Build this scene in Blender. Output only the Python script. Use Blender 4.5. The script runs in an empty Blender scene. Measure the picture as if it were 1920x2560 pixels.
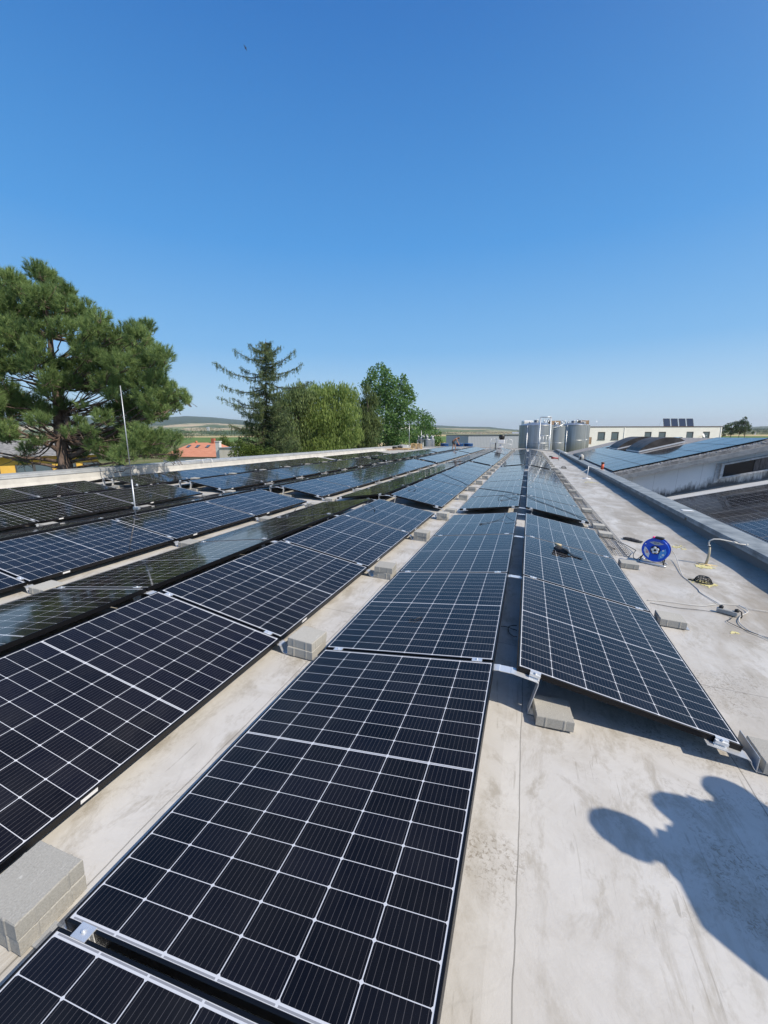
import bpy, math, random
import numpy as np
from mathutils import Matrix, Vector
random.seed(7); rng = np.random.default_rng(7)
S = bpy.context.scene
COL = S.collection
rad = math.radians

# ------------------------------------------------------------------ frame of the roof, camera
# The roof is described in its own frame: X across the panel rows, Y along them, Z off the membrane.
# It falls about 3 degrees towards its right-hand parapet, RW turns that frame upright.
F_PX = 1019.53; YAW, PITCH, ROLL = 0.32843, -0.20048, 0.0478
CAM = Vector((-0.01612, 0.0, 1.32876))
TH = 0.15284; G = 0.06886; VAL = 0.36576; Y0 = 0.6142; PW = 1.134; PL = 1.704; PIT = 1.7205; GAP = 0.675
WID = PW*math.cos(TH); T = 2*G+2*WID+VAL
HR = 0.27
def crown(x): return -0.00303*x*x if x < 0 else 0.0
def roofz(x): return -HR + crown(x)
fwd = Vector((-math.sin(YAW)*math.cos(PITCH), math.cos(YAW)*math.cos(PITCH), math.sin(PITCH)))
right = Vector((math.cos(YAW), math.sin(YAW), 0)); up = right.cross(fwd)
r2 = math.cos(ROLL)*right + math.sin(ROLL)*up; u2 = -math.sin(ROLL)*right + math.cos(ROLL)*up
right, up = r2, u2
NR = Vector((-0.0500178, -0.00896145, 0.99870812)).normalized()
RW = NR.rotation_difference(Vector((0, 0, 1))).to_matrix().to_4x4()
cam_d = bpy.data.cameras.new('camera'); cam = bpy.data.objects.new('camera', cam_d); COL.objects.link(cam)
m = Matrix.Identity(4)
for i in range(3):
    m[i][0] = right[i]; m[i][1] = up[i]; m[i][2] = -fwd[i]; m[i][3] = CAM[i]
cam.matrix_world = RW @ m
cam_d.sensor_fit = 'VERTICAL'; cam_d.sensor_height = 36; cam_d.lens = F_PX/2560*36
cam_d.clip_start = 0.02; cam_d.clip_end = 60000
S.camera = cam
def ray(px, py): return (px-960)/F_PX*right - (py-1280)/F_PX*up + fwd
def RD(px, py, d): return CAM + ray(px, py)*d                     # roof frame point at depth d
def WD(px, py, d): return RW @ RD(px, py, d)                      # upright world point at depth d
def onroof(px, py, h=0.0):
    d = ray(px, py); z = -HR+h
    for _ in range(25):
        t = (z-CAM.z)/d.z; P = CAM+t*d; z = -HR+h+crown(P.x)
    return P
def onrow(px, py, k, side, h=0.004):                              # point on the glass of a row
    d = ray(px, py); xr = k*T; s = -math.tan(TH)*side
    z0 = h - s*(G*side) - s*xr + crown(xr+side*.6)
    t = (z0 + s*CAM.x - CAM.z)/(d.z - s*d.x); return CAM+t*d
def onY(px, py, Y): d = ray(px, py); return CAM+d*((Y-CAM.y)/d.y)
CW = RW @ CAM
GZ = CW.z - 7.2                                                  # ground level in the world

# ------------------------------------------------------------------ world, sun, exposure
sun_r = Vector((0.88, -0.21, 1.0)).normalized(); sun_w = (RW.to_3x3() @ sun_r).normalized()
el = math.asin(sun_w.z); az = math.atan2(sun_w.x, sun_w.y)
W = bpy.data.worlds.new('World'); S.world = W; W.use_nodes = True
nt = W.node_tree; bgn = nt.nodes['Background']
sky = nt.nodes.new('ShaderNodeTexSky'); sky.sky_type = 'NISHITA'; sky.sun_disc = False
sky.sun_elevation = el; sky.sun_rotation = az; sky.altitude = 0
sky.air_density = 1.0; sky.dust_density = 0.2; sky.ozone_density = 2.0
# a deep summer blue paling to the horizon, mixed into the physical sky
gd = nt.nodes.new('ShaderNodeTexCoord'); gs = nt.nodes.new('ShaderNodeSeparateXYZ'); nt.links.new(gd.outputs['Generated'], gs.inputs[0])
gr_ = nt.nodes.new('ShaderNodeValToRGB'); nt.links.new(gs.outputs[2], gr_.inputs[0]); ee = gr_.color_ramp.elements
GST = [(0., (.55, .73, .87)), (.07, (.40, .63, .85)), (.18, (.185, .46, .81)), (.37, (.070, .315, .73)), (.64, (.026, .175, .53)), (1., (.018, .11, .38))]
while len(ee) < len(GST): ee.new(.5)
for i, (p_, c_) in enumerate(GST): ee[i].position = p_; ee[i].color = (*c_, 1)
gm_ = nt.nodes.new('ShaderNodeVectorMath'); gm_.operation = 'SCALE'; nt.links.new(gr_.outputs[0], gm_.inputs[0]); gm_.inputs[3].default_value = 1/.12
gx = nt.nodes.new('ShaderNodeMix'); gx.data_type = 'RGBA'; gx.inputs['Factor'].default_value = .9
nt.links.new(sky.outputs[0], gx.inputs[6]); nt.links.new(gm_.outputs[0], gx.inputs[7])
# paler air round the sun
sdn = nt.nodes.new('ShaderNodeVectorMath'); sdn.operation = 'DOT_PRODUCT'; nt.links.new(gd.outputs['Generated'], sdn.inputs[0]); sdn.inputs[1].default_value = sun_w
smx = nt.nodes.new('ShaderNodeMath'); smx.operation = 'MAXIMUM'; nt.links.new(sdn.outputs['Value'], smx.inputs[0]); smx.inputs[1].default_value = 0
spw = nt.nodes.new('ShaderNodeMath'); spw.operation = 'POWER'; nt.links.new(smx.outputs[0], spw.inputs[0]); spw.inputs[1].default_value = 4.0
sml = nt.nodes.new('ShaderNodeMath'); sml.operation = 'MULTIPLY'; nt.links.new(spw.outputs[0], sml.inputs[0]); sml.inputs[1].default_value = .62
gy = nt.nodes.new('ShaderNodeMix'); gy.data_type = 'RGBA'; nt.links.new(sml.outputs[0], gy.inputs['Factor']); nt.links.new(gx.outputs[2], gy.inputs[6]); gy.inputs[7].default_value = (.80/.12, .84/.12, .88/.12, 1)
nt.links.new(gy.outputs[2], bgn.inputs[0]); bgn.inputs[1].default_value = 0.12
sd = bpy.data.lights.new('sun', 'SUN'); sd.energy = 4.75; sd.angle = rad(0.53); sd.color = (1, 0.90, 0.755)
so = bpy.data.objects.new('sun', sd); COL.objects.link(so)
so.rotation_euler = sun_w.to_track_quat('Z', 'Y').to_euler()
S.view_settings.view_transform = 'Standard'; S.view_settings.look = 'None'
S.view_settings.exposure = 0.12; S.view_settings.gamma = 1.0

# ------------------------------------------------------------------ materials
def new_mat(name, col=(.5, .5, .5), rough=.6, metal=0., spec=.5, **kw):
    M = bpy.data.materials.new(name); M.use_nodes = True
    b = M.node_tree.nodes['Principled BSDF']
    b.inputs['Base Color'].default_value = (*col, 1); b.inputs['Roughness'].default_value = rough
    b.inputs['Metallic'].default_value = metal; b.inputs['Specular IOR Level'].default_value = spec
    for k, v in kw.items(): b.inputs[k].default_value = v
    return M
class N:
    """small node-building helper"""
    def __init__(s, M): s.M = M; s.t = M.node_tree; s.b = s.t.nodes['Principled BSDF']
    def n(s, ty, **kw):
        x = s.t.nodes.new(ty)
        for k, v in kw.items(): setattr(x, k, v)
        return x
    def l(s, a, b): s.t.links.new(a, b)
    def inp(s, sock, v):
        if hasattr(v, 'is_output'): s.l(v, sock)
        else: sock.default_value = v
    def math(s, op, a, b=None, c=None):
        x = s.n('ShaderNodeMath', operation=op); s.inp(x.inputs[0], a)
        if b is not None: s.inp(x.inputs[1], b)
        if c is not None: s.inp(x.inputs[2], c)
        return x.outputs[0]
    def noise(s, vec, scale, detail=4, rough=.55, dist=0, dim='3D'):
        x = s.n('ShaderNodeTexNoise', noise_dimensions=dim); s.l(vec, x.inputs['Vector'])
        x.inputs['Scale'].default_value = scale; x.inputs['Detail'].default_value = detail
        x.inputs['Roughness'].default_value = rough; x.inputs['Distortion'].default_value = dist
        return x.outputs['Fac']
    def ramp(s, f, stops):
        x = s.n('ShaderNodeValToRGB'); s.l(f, x.inputs[0]); e = x.color_ramp.elements
        while len(e) < len(stops): e.new(.5)
        for i, (p, c) in enumerate(stops):
            e[i].position = p; e[i].color = (*c, 1) if hasattr(c, '__len__') else (c, c, c, 1)
        return x.outputs['Color']
    def mix(s, f, a, b, bt='MIX'):
        x = s.n('ShaderNodeMix', data_type='RGBA', blend_type=bt); s.inp(x.inputs['Factor'], f)
        for k, v in ((6, a), (7, b)):
            if hasattr(v, 'is_output'): s.l(v, x.inputs[k])
            else: x.inputs[k].default_value = (*v, 1)
        return x.outputs[2]
    def obj(s): return s.n('ShaderNodeTexCoord').outputs['Object']
    def scale(s, v, sc):
        x = s.n('ShaderNodeMapping'); s.l(v, x.inputs[0]); x.inputs['Scale'].default_value = sc; return x.outputs[0]
    def bump(s, h, st, dist=.01):
        x = s.n('ShaderNodeBump'); x.inputs['Strength'].default_value = st; x.inputs['Distance'].default_value = dist
        s.l(h, x.inputs['Height']); s.l(x.outputs[0], s.b.inputs['Normal']); return x
def noisy(name, c1, c2, scale, rough=.7, bump=.0, bd=.01, metal=0., lo=.35, hi=.65, spec=.4, stretch=None):
    M = new_mat(name, c1, rough, metal, spec); q = N(M); o = q.obj()
    if stretch: o = q.scale(o, stretch)
    f = q.noise(o, scale, 6, .6); q.l(q.ramp(f, [(lo, c1), (hi, c2)]), q.b.inputs['Base Color'])
    if bump: q.bump(q.noise(o, scale*3, 5, .6), bump, bd)
    return M

def make_cells(name, plain=False):
    M = new_mat(name, (.01, .012, .03), .07, 0, .19); M.node_tree.nodes['Principled BSDF'].inputs['Specular Tint'].default_value = (1., .90, .98, 1); q = N(M)
    uv = q.n('ShaderNodeUVMap').outputs[0]; sp = q.n('ShaderNodeSeparateXYZ'); q.l(uv, sp.inputs[0])
    u, v = sp.outputs[0], sp.outputs[1]
    cw, rw, mid = .1846, .0918, .009
    mu = (PW-6*cw)/2; mv = (PL-18*rw-mid)/2
    uu = q.math('DIVIDE', q.math('SUBTRACT', u, mu), cw)
    v1 = q.math('SUBTRACT', v, mv)
    up_ = q.math('GREATER_THAN', v1, 9*rw+mid/2)
    v2 = q.math('SUBTRACT', v1, q.math('MULTIPLY', up_, mid))
    vv = q.math('DIVIDE', v2, rw)
    fu = q.math('FRACT', uu); fv = q.math('FRACT', vv)
    du = q.math('MULTIPLY', q.math('SUBTRACT', .5, q.math('ABSOLUTE', q.math('SUBTRACT', fu, .5))), cw)   # metres to cell edge
    dv = q.math('MULTIPLY', q.math('SUBTRACT', .5, q.math('ABSOLUTE', q.math('SUBTRACT', fv, .5))), rw)
    gap = q.math('MAXIMUM', q.math('LESS_THAN', du, .0015), q.math('LESS_THAN', dv, .0011))
    gap = q.math('MAXIMUM', gap, q.math('LESS_THAN', q.math('ADD', du, dv), .0074))
    out = q.math('MAXIMUM', q.math('LESS_THAN', uu, 0), q.math('GREATER_THAN', uu, 6))
    out = q.math('MAXIMUM', out, q.math('MAXIMUM', q.math('LESS_THAN', v2, 0), q.math('GREATER_THAN', vv, 18)))
    midz = q.math('LESS_THAN', q.math('ABSOLUTE', q.math('SUBTRACT', v1, 9*rw+mid/2)), mid/2)
    gap = q.math('MAXIMUM', q.math('MAXIMUM', gap, out), midz)
    # ribbons printed on the white margin and in the middle gap
    rib = q.math('LESS_THAN', q.math('ABSOLUTE', q.math('SUBTRACT', v1, 9*rw+mid/2)), .0022)
    r2_ = q.math('LESS_THAN', q.math('ABSOLUTE', q.math('ADD', v1, .007)), .0025)
    r3_ = q.math('LESS_THAN', q.math('ABSOLUTE', q.math('SUBTRACT', v1, 18*rw+mid+.007)), .0025)
    rib = q.math('MAXIMUM', rib, q.math('MAXIMUM', r2_, r3_))
    inu = q.math('MULTIPLY', q.math('GREATER_THAN', uu, .05), q.math('LESS_THAN', uu, 5.95))
    rib = q.math('MULTIPLY', rib, q.math('MULTIPLY', inu, q.math('GREATER_THAN', du, .004)))
    # busbars, ten per cell
    fb = q.math('FRACT', q.math('MULTIPLY', fu, 10.0))
    bus = q.math('LESS_THAN', q.math('ABSOLUTE', q.math('SUBTRACT', fb, .5)), .036)
    # small tone differences from cell to cell
    cm = q.n('ShaderNodeCombineXYZ'); q.l(q.math('FLOOR', uu), cm.inputs[0]); q.l(q.math('FLOOR', vv), cm.inputs[1])
    oi = q.n('ShaderNodeObjectInfo').outputs['Random']; q.l(q.math('MULTIPLY', oi, 37.), cm.inputs[2])
    wn = q.n('ShaderNodeTexWhiteNoise'); q.l(cm.outputs[0], wn.inputs[0])
    cell = q.mix(wn.outputs[0], (.0042, .0043, .0052), (.0058, .0060, .0092))
    tint = q.mix(oi, (.85, .92, 1.0), (1.0, 1.0, 1.25)); cell = q.mix(1.0, cell, tint, 'MULTIPLY')
    c = q.mix(q.math('MULTIPLY', bus, .36), cell, (.19, .18, .19))
    c = q.mix(gap, c, (.60, .62, .66)); c = q.mix(rib, c, (.26, .27, .30))
    # thin film of dust
    dn = q.noise(q.obj(), 2.3, 6, .65)
    c = q.mix(q.math('MULTIPLY', q.math('SUBTRACT', dn, .33), .055), c, (.45, .42, .38))
    sv = q.n('ShaderNodeCombineXYZ'); q.l(q.math('ADD', u, q.math('MULTIPLY', oi, 53.)), sv.inputs[0]); q.l(q.math('ADD', v, q.math('MULTIPLY', oi, 31.)), sv.inputs[1])
    fl = q.noise(sv.outputs[0], 11, 3, .6); c = q.mix(q.ramp(fl, [(.795, 0.), (.82, .5)]), c, (.5, .49, .46))
    sm = q.noise(q.scale(sv.outputs[0], (1, .25, 1)), 2.2, 5, .65); c = q.mix(q.ramp(sm, [(.52, 0.), (.72, .022)]), c, (.5, .5, .5))
    q.l(c, q.b.inputs['Base Color'])
    q.l(q.math('ADD', .045, q.math('MULTIPLY', dn, .05)), q.b.inputs['Roughness'])
    wob = q.bump(q.noise(q.obj(), 3.0, 2, .5), .03, .004)
    q.b.inputs['Coat Weight'].default_value = 0
    return M
M_cell = make_cells('glass_over_cells')
M_frame = new_mat('black_anodised', (.012, .012, .014), .38, .6, .5)
M_back = new_mat('backsheet', (.05, .05, .055), .6)
M_alu = noisy('mill_aluminium', (.66, .68, .71), (.80, .82, .84), 9, .38, .1, .002, metal=.55)
M_alud = noisy('matt_aluminium', (.50, .52, .55), (.62, .64, .66), 14, .5, .1, .002, metal=.7)
M_label = new_mat('white_label', (.72, .72, .72), .5)
M_black = new_mat('black_rubber', (.012, .012, .013), .45)
M_wcable = noisy('white_cable', (.50, .49, .46), (.62, .61, .58), 9, .5)
M_steel = noisy('stainless', (.30, .32, .35), (.46, .48, .51), 1.4, .42, .05, .002, metal=.8, stretch=(2, 2, .1))
M_galv = noisy('galvanised_steel', (.50, .53, .56), (.62, .65, .68), 6, .4, .05, .002, metal=.75)
M_conc = noisy('weathered_concrete', (.15, .15, .15), (.30, .295, .285), 3.0, .9, .5, .01)
M_cap = noisy('capping_metal', (.15, .17, .185), (.30, .33, .345), 3.5, .6, .3, .008, metal=.1)

# paver
M_pav = new_mat('concrete_paver', (.3, .3, .28), .92, 0, .25); q = N(M_pav); o = q.obj()
oi = q.n('ShaderNodeObjectInfo').outputs['Random']
va = q.n('ShaderNodeVectorMath', operation='ADD'); q.l(o, va.inputs[0]); cmb = q.n('ShaderNodeCombineXYZ')
q.l(q.math('MULTIPLY', oi, 9.), cmb.inputs[0]); q.l(cmb.outputs[0], va.inputs[1]); vo = va.outputs[0]
f = q.noise(vo, 160, 4, .7); g2 = q.noise(vo, 9, 5, .6)
c = q.mix(q.ramp(f, [(.3, 0.), (.7, 1.)]), (.29, .285, .26), (.48, .47, .44))
c = q.mix(q.ramp(g2, [(.35, 0.), (.65, .5)]), c, (.42, .41, .38))
st = q.noise(q.scale(vo, (1, 5, 1)), 12, 5, .75, 1.2); c = q.mix(q.ramp(st, [(.62, 0.), (.68, .7)]), c, (.62, .61, .58))
c = q.mix(1.0, c, q.mix(oi, (.82, .82, .82), (1.08, 1.07, 1.05)), 'MULTIPLY')
q.l(c, q.b.inputs['Base Color']); q.bump(f, .5, .003)

# roof membrane
M_roof = new_mat('roof_membrane', (.5, .5, .48), .55, 0, .35); q = N(M_roof); o = q.obj()
sx = q.n('ShaderNodeSeparateXYZ'); q.l(o, sx.inputs[0]); X, Y = sx.outputs[0], sx.outputs[1]
big = q.noise(o, .55, 6, .6); med = q.noise(o, 2.6, 8, .68, .6); fine = q.noise(o, 14, 8, .7, .4)
c = q.mix(q.ramp(big, [(.3, 0.), (.7, 1.)]), (.485, .47, .445), (.585, .572, .545))
c = q.mix(q.ramp(med, [(.46, 0.), (.70, .6)]), c, (.39, .365, .325))
# dried puddle dirt, strongest along the low side by the parapet
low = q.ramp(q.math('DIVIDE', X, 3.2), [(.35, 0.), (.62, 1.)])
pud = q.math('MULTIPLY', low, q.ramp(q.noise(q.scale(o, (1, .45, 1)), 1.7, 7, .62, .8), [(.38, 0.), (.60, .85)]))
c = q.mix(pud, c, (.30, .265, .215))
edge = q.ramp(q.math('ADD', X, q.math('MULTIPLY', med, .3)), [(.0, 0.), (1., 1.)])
edg = q.math('MULTIPLY', q.math('SMOOTH_MIN', q.math('MAXIMUM', q.math('SUBTRACT', q.math('ADD', X, q.math('MULTIPLY', med, .35)), 2.62), 0.), .35, .05), 1.6); c = q.mix(edg, c, (.15, .15, .145))  # parapet's shadow strip deepened in the membrane colour
spk = q.math('MULTIPLY', q.ramp(q.noise(o, 1.3, 4, .6), [(.52, 0.), (.62, 1.)]), q.ramp(q.noise(o, 60, 6, .75, .8), [(.51, 0.), (.60, .75)]))
c = q.mix(spk, c, (.20, .17, .13))
# scratches and scuffs
wv = q.n('ShaderNodeTexVoronoi', feature='DISTANCE_TO_EDGE'); wn_ = q.n('ShaderNodeVectorMath', operation='ADD')
nz = q.n('ShaderNodeTexNoise'); nz.inputs['Scale'].default_value = 3.; nz.inputs['Detail'].default_value = 5; q.l(o, nz.inputs['Vector'])
vs = q.n('ShaderNodeVectorMath', operation='SCALE'); q.l(nz.outputs['Color'], vs.inputs[0]); vs.inputs[3].default_value = .7
q.l(o, wn_.inputs[0]); q.l(vs.outputs[0], wn_.inputs[1]); q.l(q.scale(wn_.outputs[0], (1, .55, 1)), wv.inputs['Vector']); wv.inputs['Scale'].default_value = 4.5
crk = q.math('MULTIPLY', q.math('LESS_THAN', wv.outputs['Distance'], .006), q.ramp(q.noise(o, 3.1, 3, .5), [(.54, 0.), (.66, .3)]))
def scratches(rot, sc, th, col, amt):
    mp = q.n('ShaderNodeMapping'); q.l(o, mp.inputs[0]); mp.inputs['Rotation'].default_value = (0, 0, rot); mp.inputs['Scale'].default_value = (sc, sc*.06, 1)
    a_ = q.noise(mp.outputs[0], 9, 3, .6, 1.6); b_ = q.noise(o, 2.7+rot, 4, .6)
    return q.mix(q.math('MULTIPLY', q.ramp(a_, [(th, 0.), (th+.03, 1.)]), q.ramp(b_, [(.5, 0.), (.6, amt)])), c, col)
for rt, sc_, th_ in ((.5, 2.2, .66), (-.7, 2.6, .67), (1.3, 2.0, .665), (2.2, 3.1, .67), (-.15, 2.4, .66)): c = scratches(rt, sc_, th_, (.27, .25, .215), .55)
smd = q.ramp(q.noise(q.scale(o, (1.6, .8, 1)), 3.7, 9, .74, .5), [(.49, 0.), (.62, .62)]); c = q.mix(q.math('MULTIPLY', smd, q.ramp(big, [(.36, 0.), (.50, 1.)])), c, (.30, .27, .22))
scf = q.n('ShaderNodeTexWave', wave_type='RINGS'); q.l(q.scale(o, (1, .7, 1)), scf.inputs[0]); scf.inputs['Scale'].default_value = 1.1
scf.inputs['Distortion'].default_value = 22; scf.inputs['Detail'].default_value = 6; scf.inputs['Detail Scale'].default_value = 2.2
sc2 = q.math('MULTIPLY', q.ramp(scf.outputs['Fac'], [(.0, 1.), (.04, 0.)]), q.ramp(q.noise(o, 1.9, 4, .6), [(.5, 0.), (.62, .16)]))
c = q.mix(sc2, c, (.25, .24, .22))
# welded sheet seams: thin dark laps along the rows, one about every 1.45 m, and a few across
wob = q.math('MULTIPLY', q.math('SUBTRACT', q.noise(q.scale(o, (.2, 1.5, 1)), 1.2, 4, .6), .5), .03)
xs = q.math('ADD', X, wob)
def seam(x0, w=.0028): return q.math('LESS_THAN', q.math('ABSOLUTE', q.math('SUBTRACT', xs, x0)), w)
s_ = seam(.118, .0024)
for x0 in (-1.30, 1.17, -2.75, -4.2, -5.6, -7.05, -8.5, -9.9, -11.4, -12.8): s_ = q.math('MAXIMUM', s_, seam(x0))
ys = q.math('ADD', Y, q.math('MULTIPLY', q.math('SUBTRACT', q.noise(o, 1.1, 3, .6), .5), .05))
fy = q.math('ABSOLUTE', q.math('SUBTRACT', q.math('MODULO', q.math('ADD', ys, 100.), 9.7), 6.1))
s_ = q.math('MAXIMUM', s_, q.math('LESS_THAN', fy, .003))
c = q.mix(q.math('MULTIPLY', s_, .62), c, (.12, .115, .10))
lap = q.math('MULTIPLY', q.math('LESS_THAN', q.math('ABSOLUTE', q.math('SUBTRACT', xs, .075)), .04), .12)
c = q.mix(lap, c, (.75, .74, .72))
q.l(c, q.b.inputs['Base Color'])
hh = q.math('ADD', q.math('MULTIPLY', med, .6), q.math('ADD', q.math('MULTIPLY', big, 2.5), q.math('MULTIPLY', fine, .25)))
hh = q.math('SUBTRACT', hh, q.math('MULTIPLY', s_, .5)); q.bump(hh, .35, .02)
q.l(q.ramp(med, [(.3, .42), (.7, .62)]), q.b.inputs['Roughness'])

def leaf_mat(name, c1, c2, trans=.25):
    M = new_mat(name, c1, .62, 0, .25); q = N(M)
    isl = q.n('ShaderNodeNewGeometry').outputs['Random Per Island']
    c = q.ramp(isl, [(.0, c1), (1., c2)]); c = q.mix(q.ramp(q.noise(q.obj(), 1.1, 4), [(.42, .0), (.60, .75)]), c, tuple(.7*x for x in c1))
    q.l(c, q.b.inputs['Base Color'])
    t = q.n('ShaderNodeBsdfTranslucent'); q.l(c, t.inputs[0]); mx = q.n('ShaderNodeMixShader'); mx.inputs[0].default_value = trans
    outn = M.node_tree.nodes['Material Output']; q.l(q.b.outputs[0], mx.inputs[1]); q.l(t.outputs[0], mx.inputs[2]); q.l(mx.outputs[0], outn.inputs[0])
    return M
M_bark = noisy('bark', (.05, .035, .028), (.20, .145, .12), 7, .9, .6, .03, stretch=(1, 1, .35))
M_darkbark = noisy('dark_bark', (.03, .022, .018), (.09, .07, .058), 6, .9, .6, .03, stretch=(1, 1, .35))
M_pine = leaf_mat('pine_needles', (.13, .22, .075), (.36, .47, .18), .35)
M_spruce = leaf_mat('spruce_needles', (.075, .12, .05), (.25, .31, .13), .3)
M_willow = leaf_mat('willow_leaves', (.20, .29, .08), (.38, .48, .15), .45)
M_maple = leaf_mat('maple_leaves', (.08, .18, .055), (.24, .38, .12), .4)
M_brown = leaf_mat('dry_spruce_needles', (.075, .12, .045), (.21, .27, .09), .3)
M_shrub = leaf_mat('shrub_leaves', (.06, .11, .02), (.15, .20, .04), .3)
M_far = leaf_mat('distant_leaves', (.03, .065, .025), (.08, .13, .05), .15)

# ------------------------------------------------------------------ mesh building
class MB:
    def __init__(s): s.v = []; s.f = []; s.sm = []; s.uv = {}
    def add(s, vs, fs, M=None, smooth=False):
        b = len(s.v)
        s.v += [tuple(M @ Vector(v)) if M is not None else tuple(v) for v in vs]
        s.f += [tuple(b+i for i in f) for f in fs]; s.sm += [smooth]*len(fs)
    def box(s, x0, x1, y0, y1, z0, z1, M=None):
        vs = [(x, y, z) for x in (x0, x1) for y in (y0, y1) for z in (z0, z1)]
        s.add(vs, [(0, 1, 3, 2), (4, 6, 7, 5), (0, 4, 5, 1), (2, 3, 7, 6), (0, 2, 6, 4), (1, 5, 7, 3)], M)
    def bbox(s, x0, x1, y0, y1, z0, z1, b=.004, M=None):          # box with chamfered vertical and top edges
        def ring(z, i): return [(x0+i+b, y0+i, z), (x1-i-b, y0+i, z), (x1-i, y0+i+b, z), (x1-i, y1-i-b, z), (x1-i-b, y1-i, z), (x0+i+b, y1-i, z), (x0+i, y1-i-b, z), (x0+i, y0+i+b, z)]
        s.loft([ring(z0, b), ring(z0+b, 0), ring(z1-b, 0), ring(z1, b)], M)
    def loft(s, rings, M=None, cap=True, smooth=False):
        n = len(rings[0]); vs = [p for r in rings for p in r]; fs = []
        for k in range(len(rings)-1):
            for i in range(n):
                j = (i+1) % n; fs.append((k*n+i, k*n+j, (k+1)*n+j, (k+1)*n+i))
        if cap: fs += [tuple(reversed(range(n))), tuple((len(rings)-1)*n+i for i in range(n))]
        s.add(vs, fs, M, smooth)
        if cap: s.sm[-1] = s.sm[-2] = False
    def tube(s, pts, r, n=8, cap=True, closed=False):
        pts = [Vector(p) for p in pts]; R = r if hasattr(r, '__len__') else [r]*len(pts)
        rings = []; prev = None
        for i, p in enumerate(pts):
            a = pts[max(i-1, 0)]; b = pts[min(i+1, len(pts)-1)]
            if closed: a = pts[i-1]; b = pts[(i+1) % len(pts)]
            t = (b-a).normalized() if (b-a).length > 1e-9 else Vector((0, 0, 1))
            if prev is None: x = t.orthogonal().normalized()
            else:
                x = prev - t*prev.dot(t); x = x.normalized() if x.length > 1e-6 else t.orthogonal().normalized()
            prev = x; y = t.cross(x)
            rings.append([tuple(p + R[i]*(math.cos(2*math.pi*k/n)*x + math.sin(2*math.pi*k/n)*y)) for k in range(n)])
        if closed: rings.append(rings[0])
        s.loft(rings, None, cap and not closed, True)
    def cyl(s, p0, p1, r0, r1=None, n=24): s.tube([p0, p1], [r0, r0 if r1 is None else r1], n)
    def lathe(s, prof, n=32, M=None, cap=True, smooth=True):
        s.loft([[(r*math.cos(2*math.pi*k/n), r*math.sin(2*math.pi*k/n), z) for k in range(n)] for r, z in prof], M, cap, smooth)
    def strip(s, pts, y0, y1, t, M=None):                          # bent flat bar: profile in x,z extruded along y
        P = [Vector((p[0], p[1])) for p in pts]; up_, dn = [], []
        for i, p in enumerate(P):
            a = P[max(i-1, 0)]; b = P[min(i+1, len(P)-1)]; d = (b-a).normalized(); nn = Vector((-d.y, d.x))*t/2
            up_.append(p+nn); dn.append(p-nn)
        loop = up_+dn[::-1]
        s.loft([[(v.x, y0, v.y) for v in loop], [(v.x, y1, v.y) for v in loop]], M)
    def mesh(s, name, mat):
        me = bpy.data.meshes.new(name); me.from_pydata(s.v, [], s.f); me.materials.append(mat)
        if any(s.sm): me.polygons.foreach_set('use_smooth', s.sm)
        bm_fix(me); me.update(); return me
    def build(s, name, mat, parent=None, M=None, **kw):
        o = bpy.data.objects.new(name, s.mesh(name, mat)); COL.objects.link(o)
        if parent is not None: o.parent = parent
        elif M is not None: o.matrix_world = M
        tag(o, **kw); return o
def bm_fix(me):
    import bmesh
    b = bmesh.new(); b.from_mesh(me); bmesh.ops.recalc_face_normals(b, faces=b.faces); b.to_mesh(me); b.free()
def tag(o, label=None, cat=None, group=None, kind=None):
    if label: o['label'] = label
    if cat: o['category'] = cat
    if group: o['group'] = group
    if kind: o['kind'] = kind
    return o
def empty(name, M, label, cat, group=None):
    o = bpy.data.objects.new(name, None); COL.objects.link(o); o.matrix_world = M; o.empty_display_size = .1
    return tag(o, label, cat, group)
def link_mesh(name, me, parent, M=None):
    o = bpy.data.objects.new(name, me); COL.objects.link(o); o.parent = parent
    if M is not None: o.matrix_local = M
    return o
def Tm(x, y, z): return Matrix.Translation((x, y, z))
def Rm(a, ax='Z'): return Matrix.Rotation(a, 4, ax)
def frame_at(p, zrot=0., upright=False):                           # matrix for a thing standing at roof-frame point p
    if upright: return Matrix.Translation(RW @ Vector(p)) @ Rm(zrot)
    return RW @ Matrix.Translation(Vector(p)) @ Rm(zrot)
ORD = ['first', 'second', 'third', 'fourth', 'fifth', 'sixth', 'seventh', 'eighth', 'ninth', 'tenth', 'eleventh', 'twelfth', 'thirteenth']

# ------------------------------------------------------------------ the hall we stand on
YN, YF, XL, XR = -3.0, 50.5, -14.1, 2.97
hall = empty('flat_roofed_hall', RW @ Tm(-5, 20, 0), 'long flat-roofed hall with pale grey membrane roof carrying the solar panel rows', 'building')
HI = (RW @ Tm(-5, 20, 0)).inverted() @ RW
def hpart(mb, name, mat, **kw):
    mb.v = [tuple(HI @ Vector(v)) for v in mb.v]; return mb.build(name, mat, hall, **kw)
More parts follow.
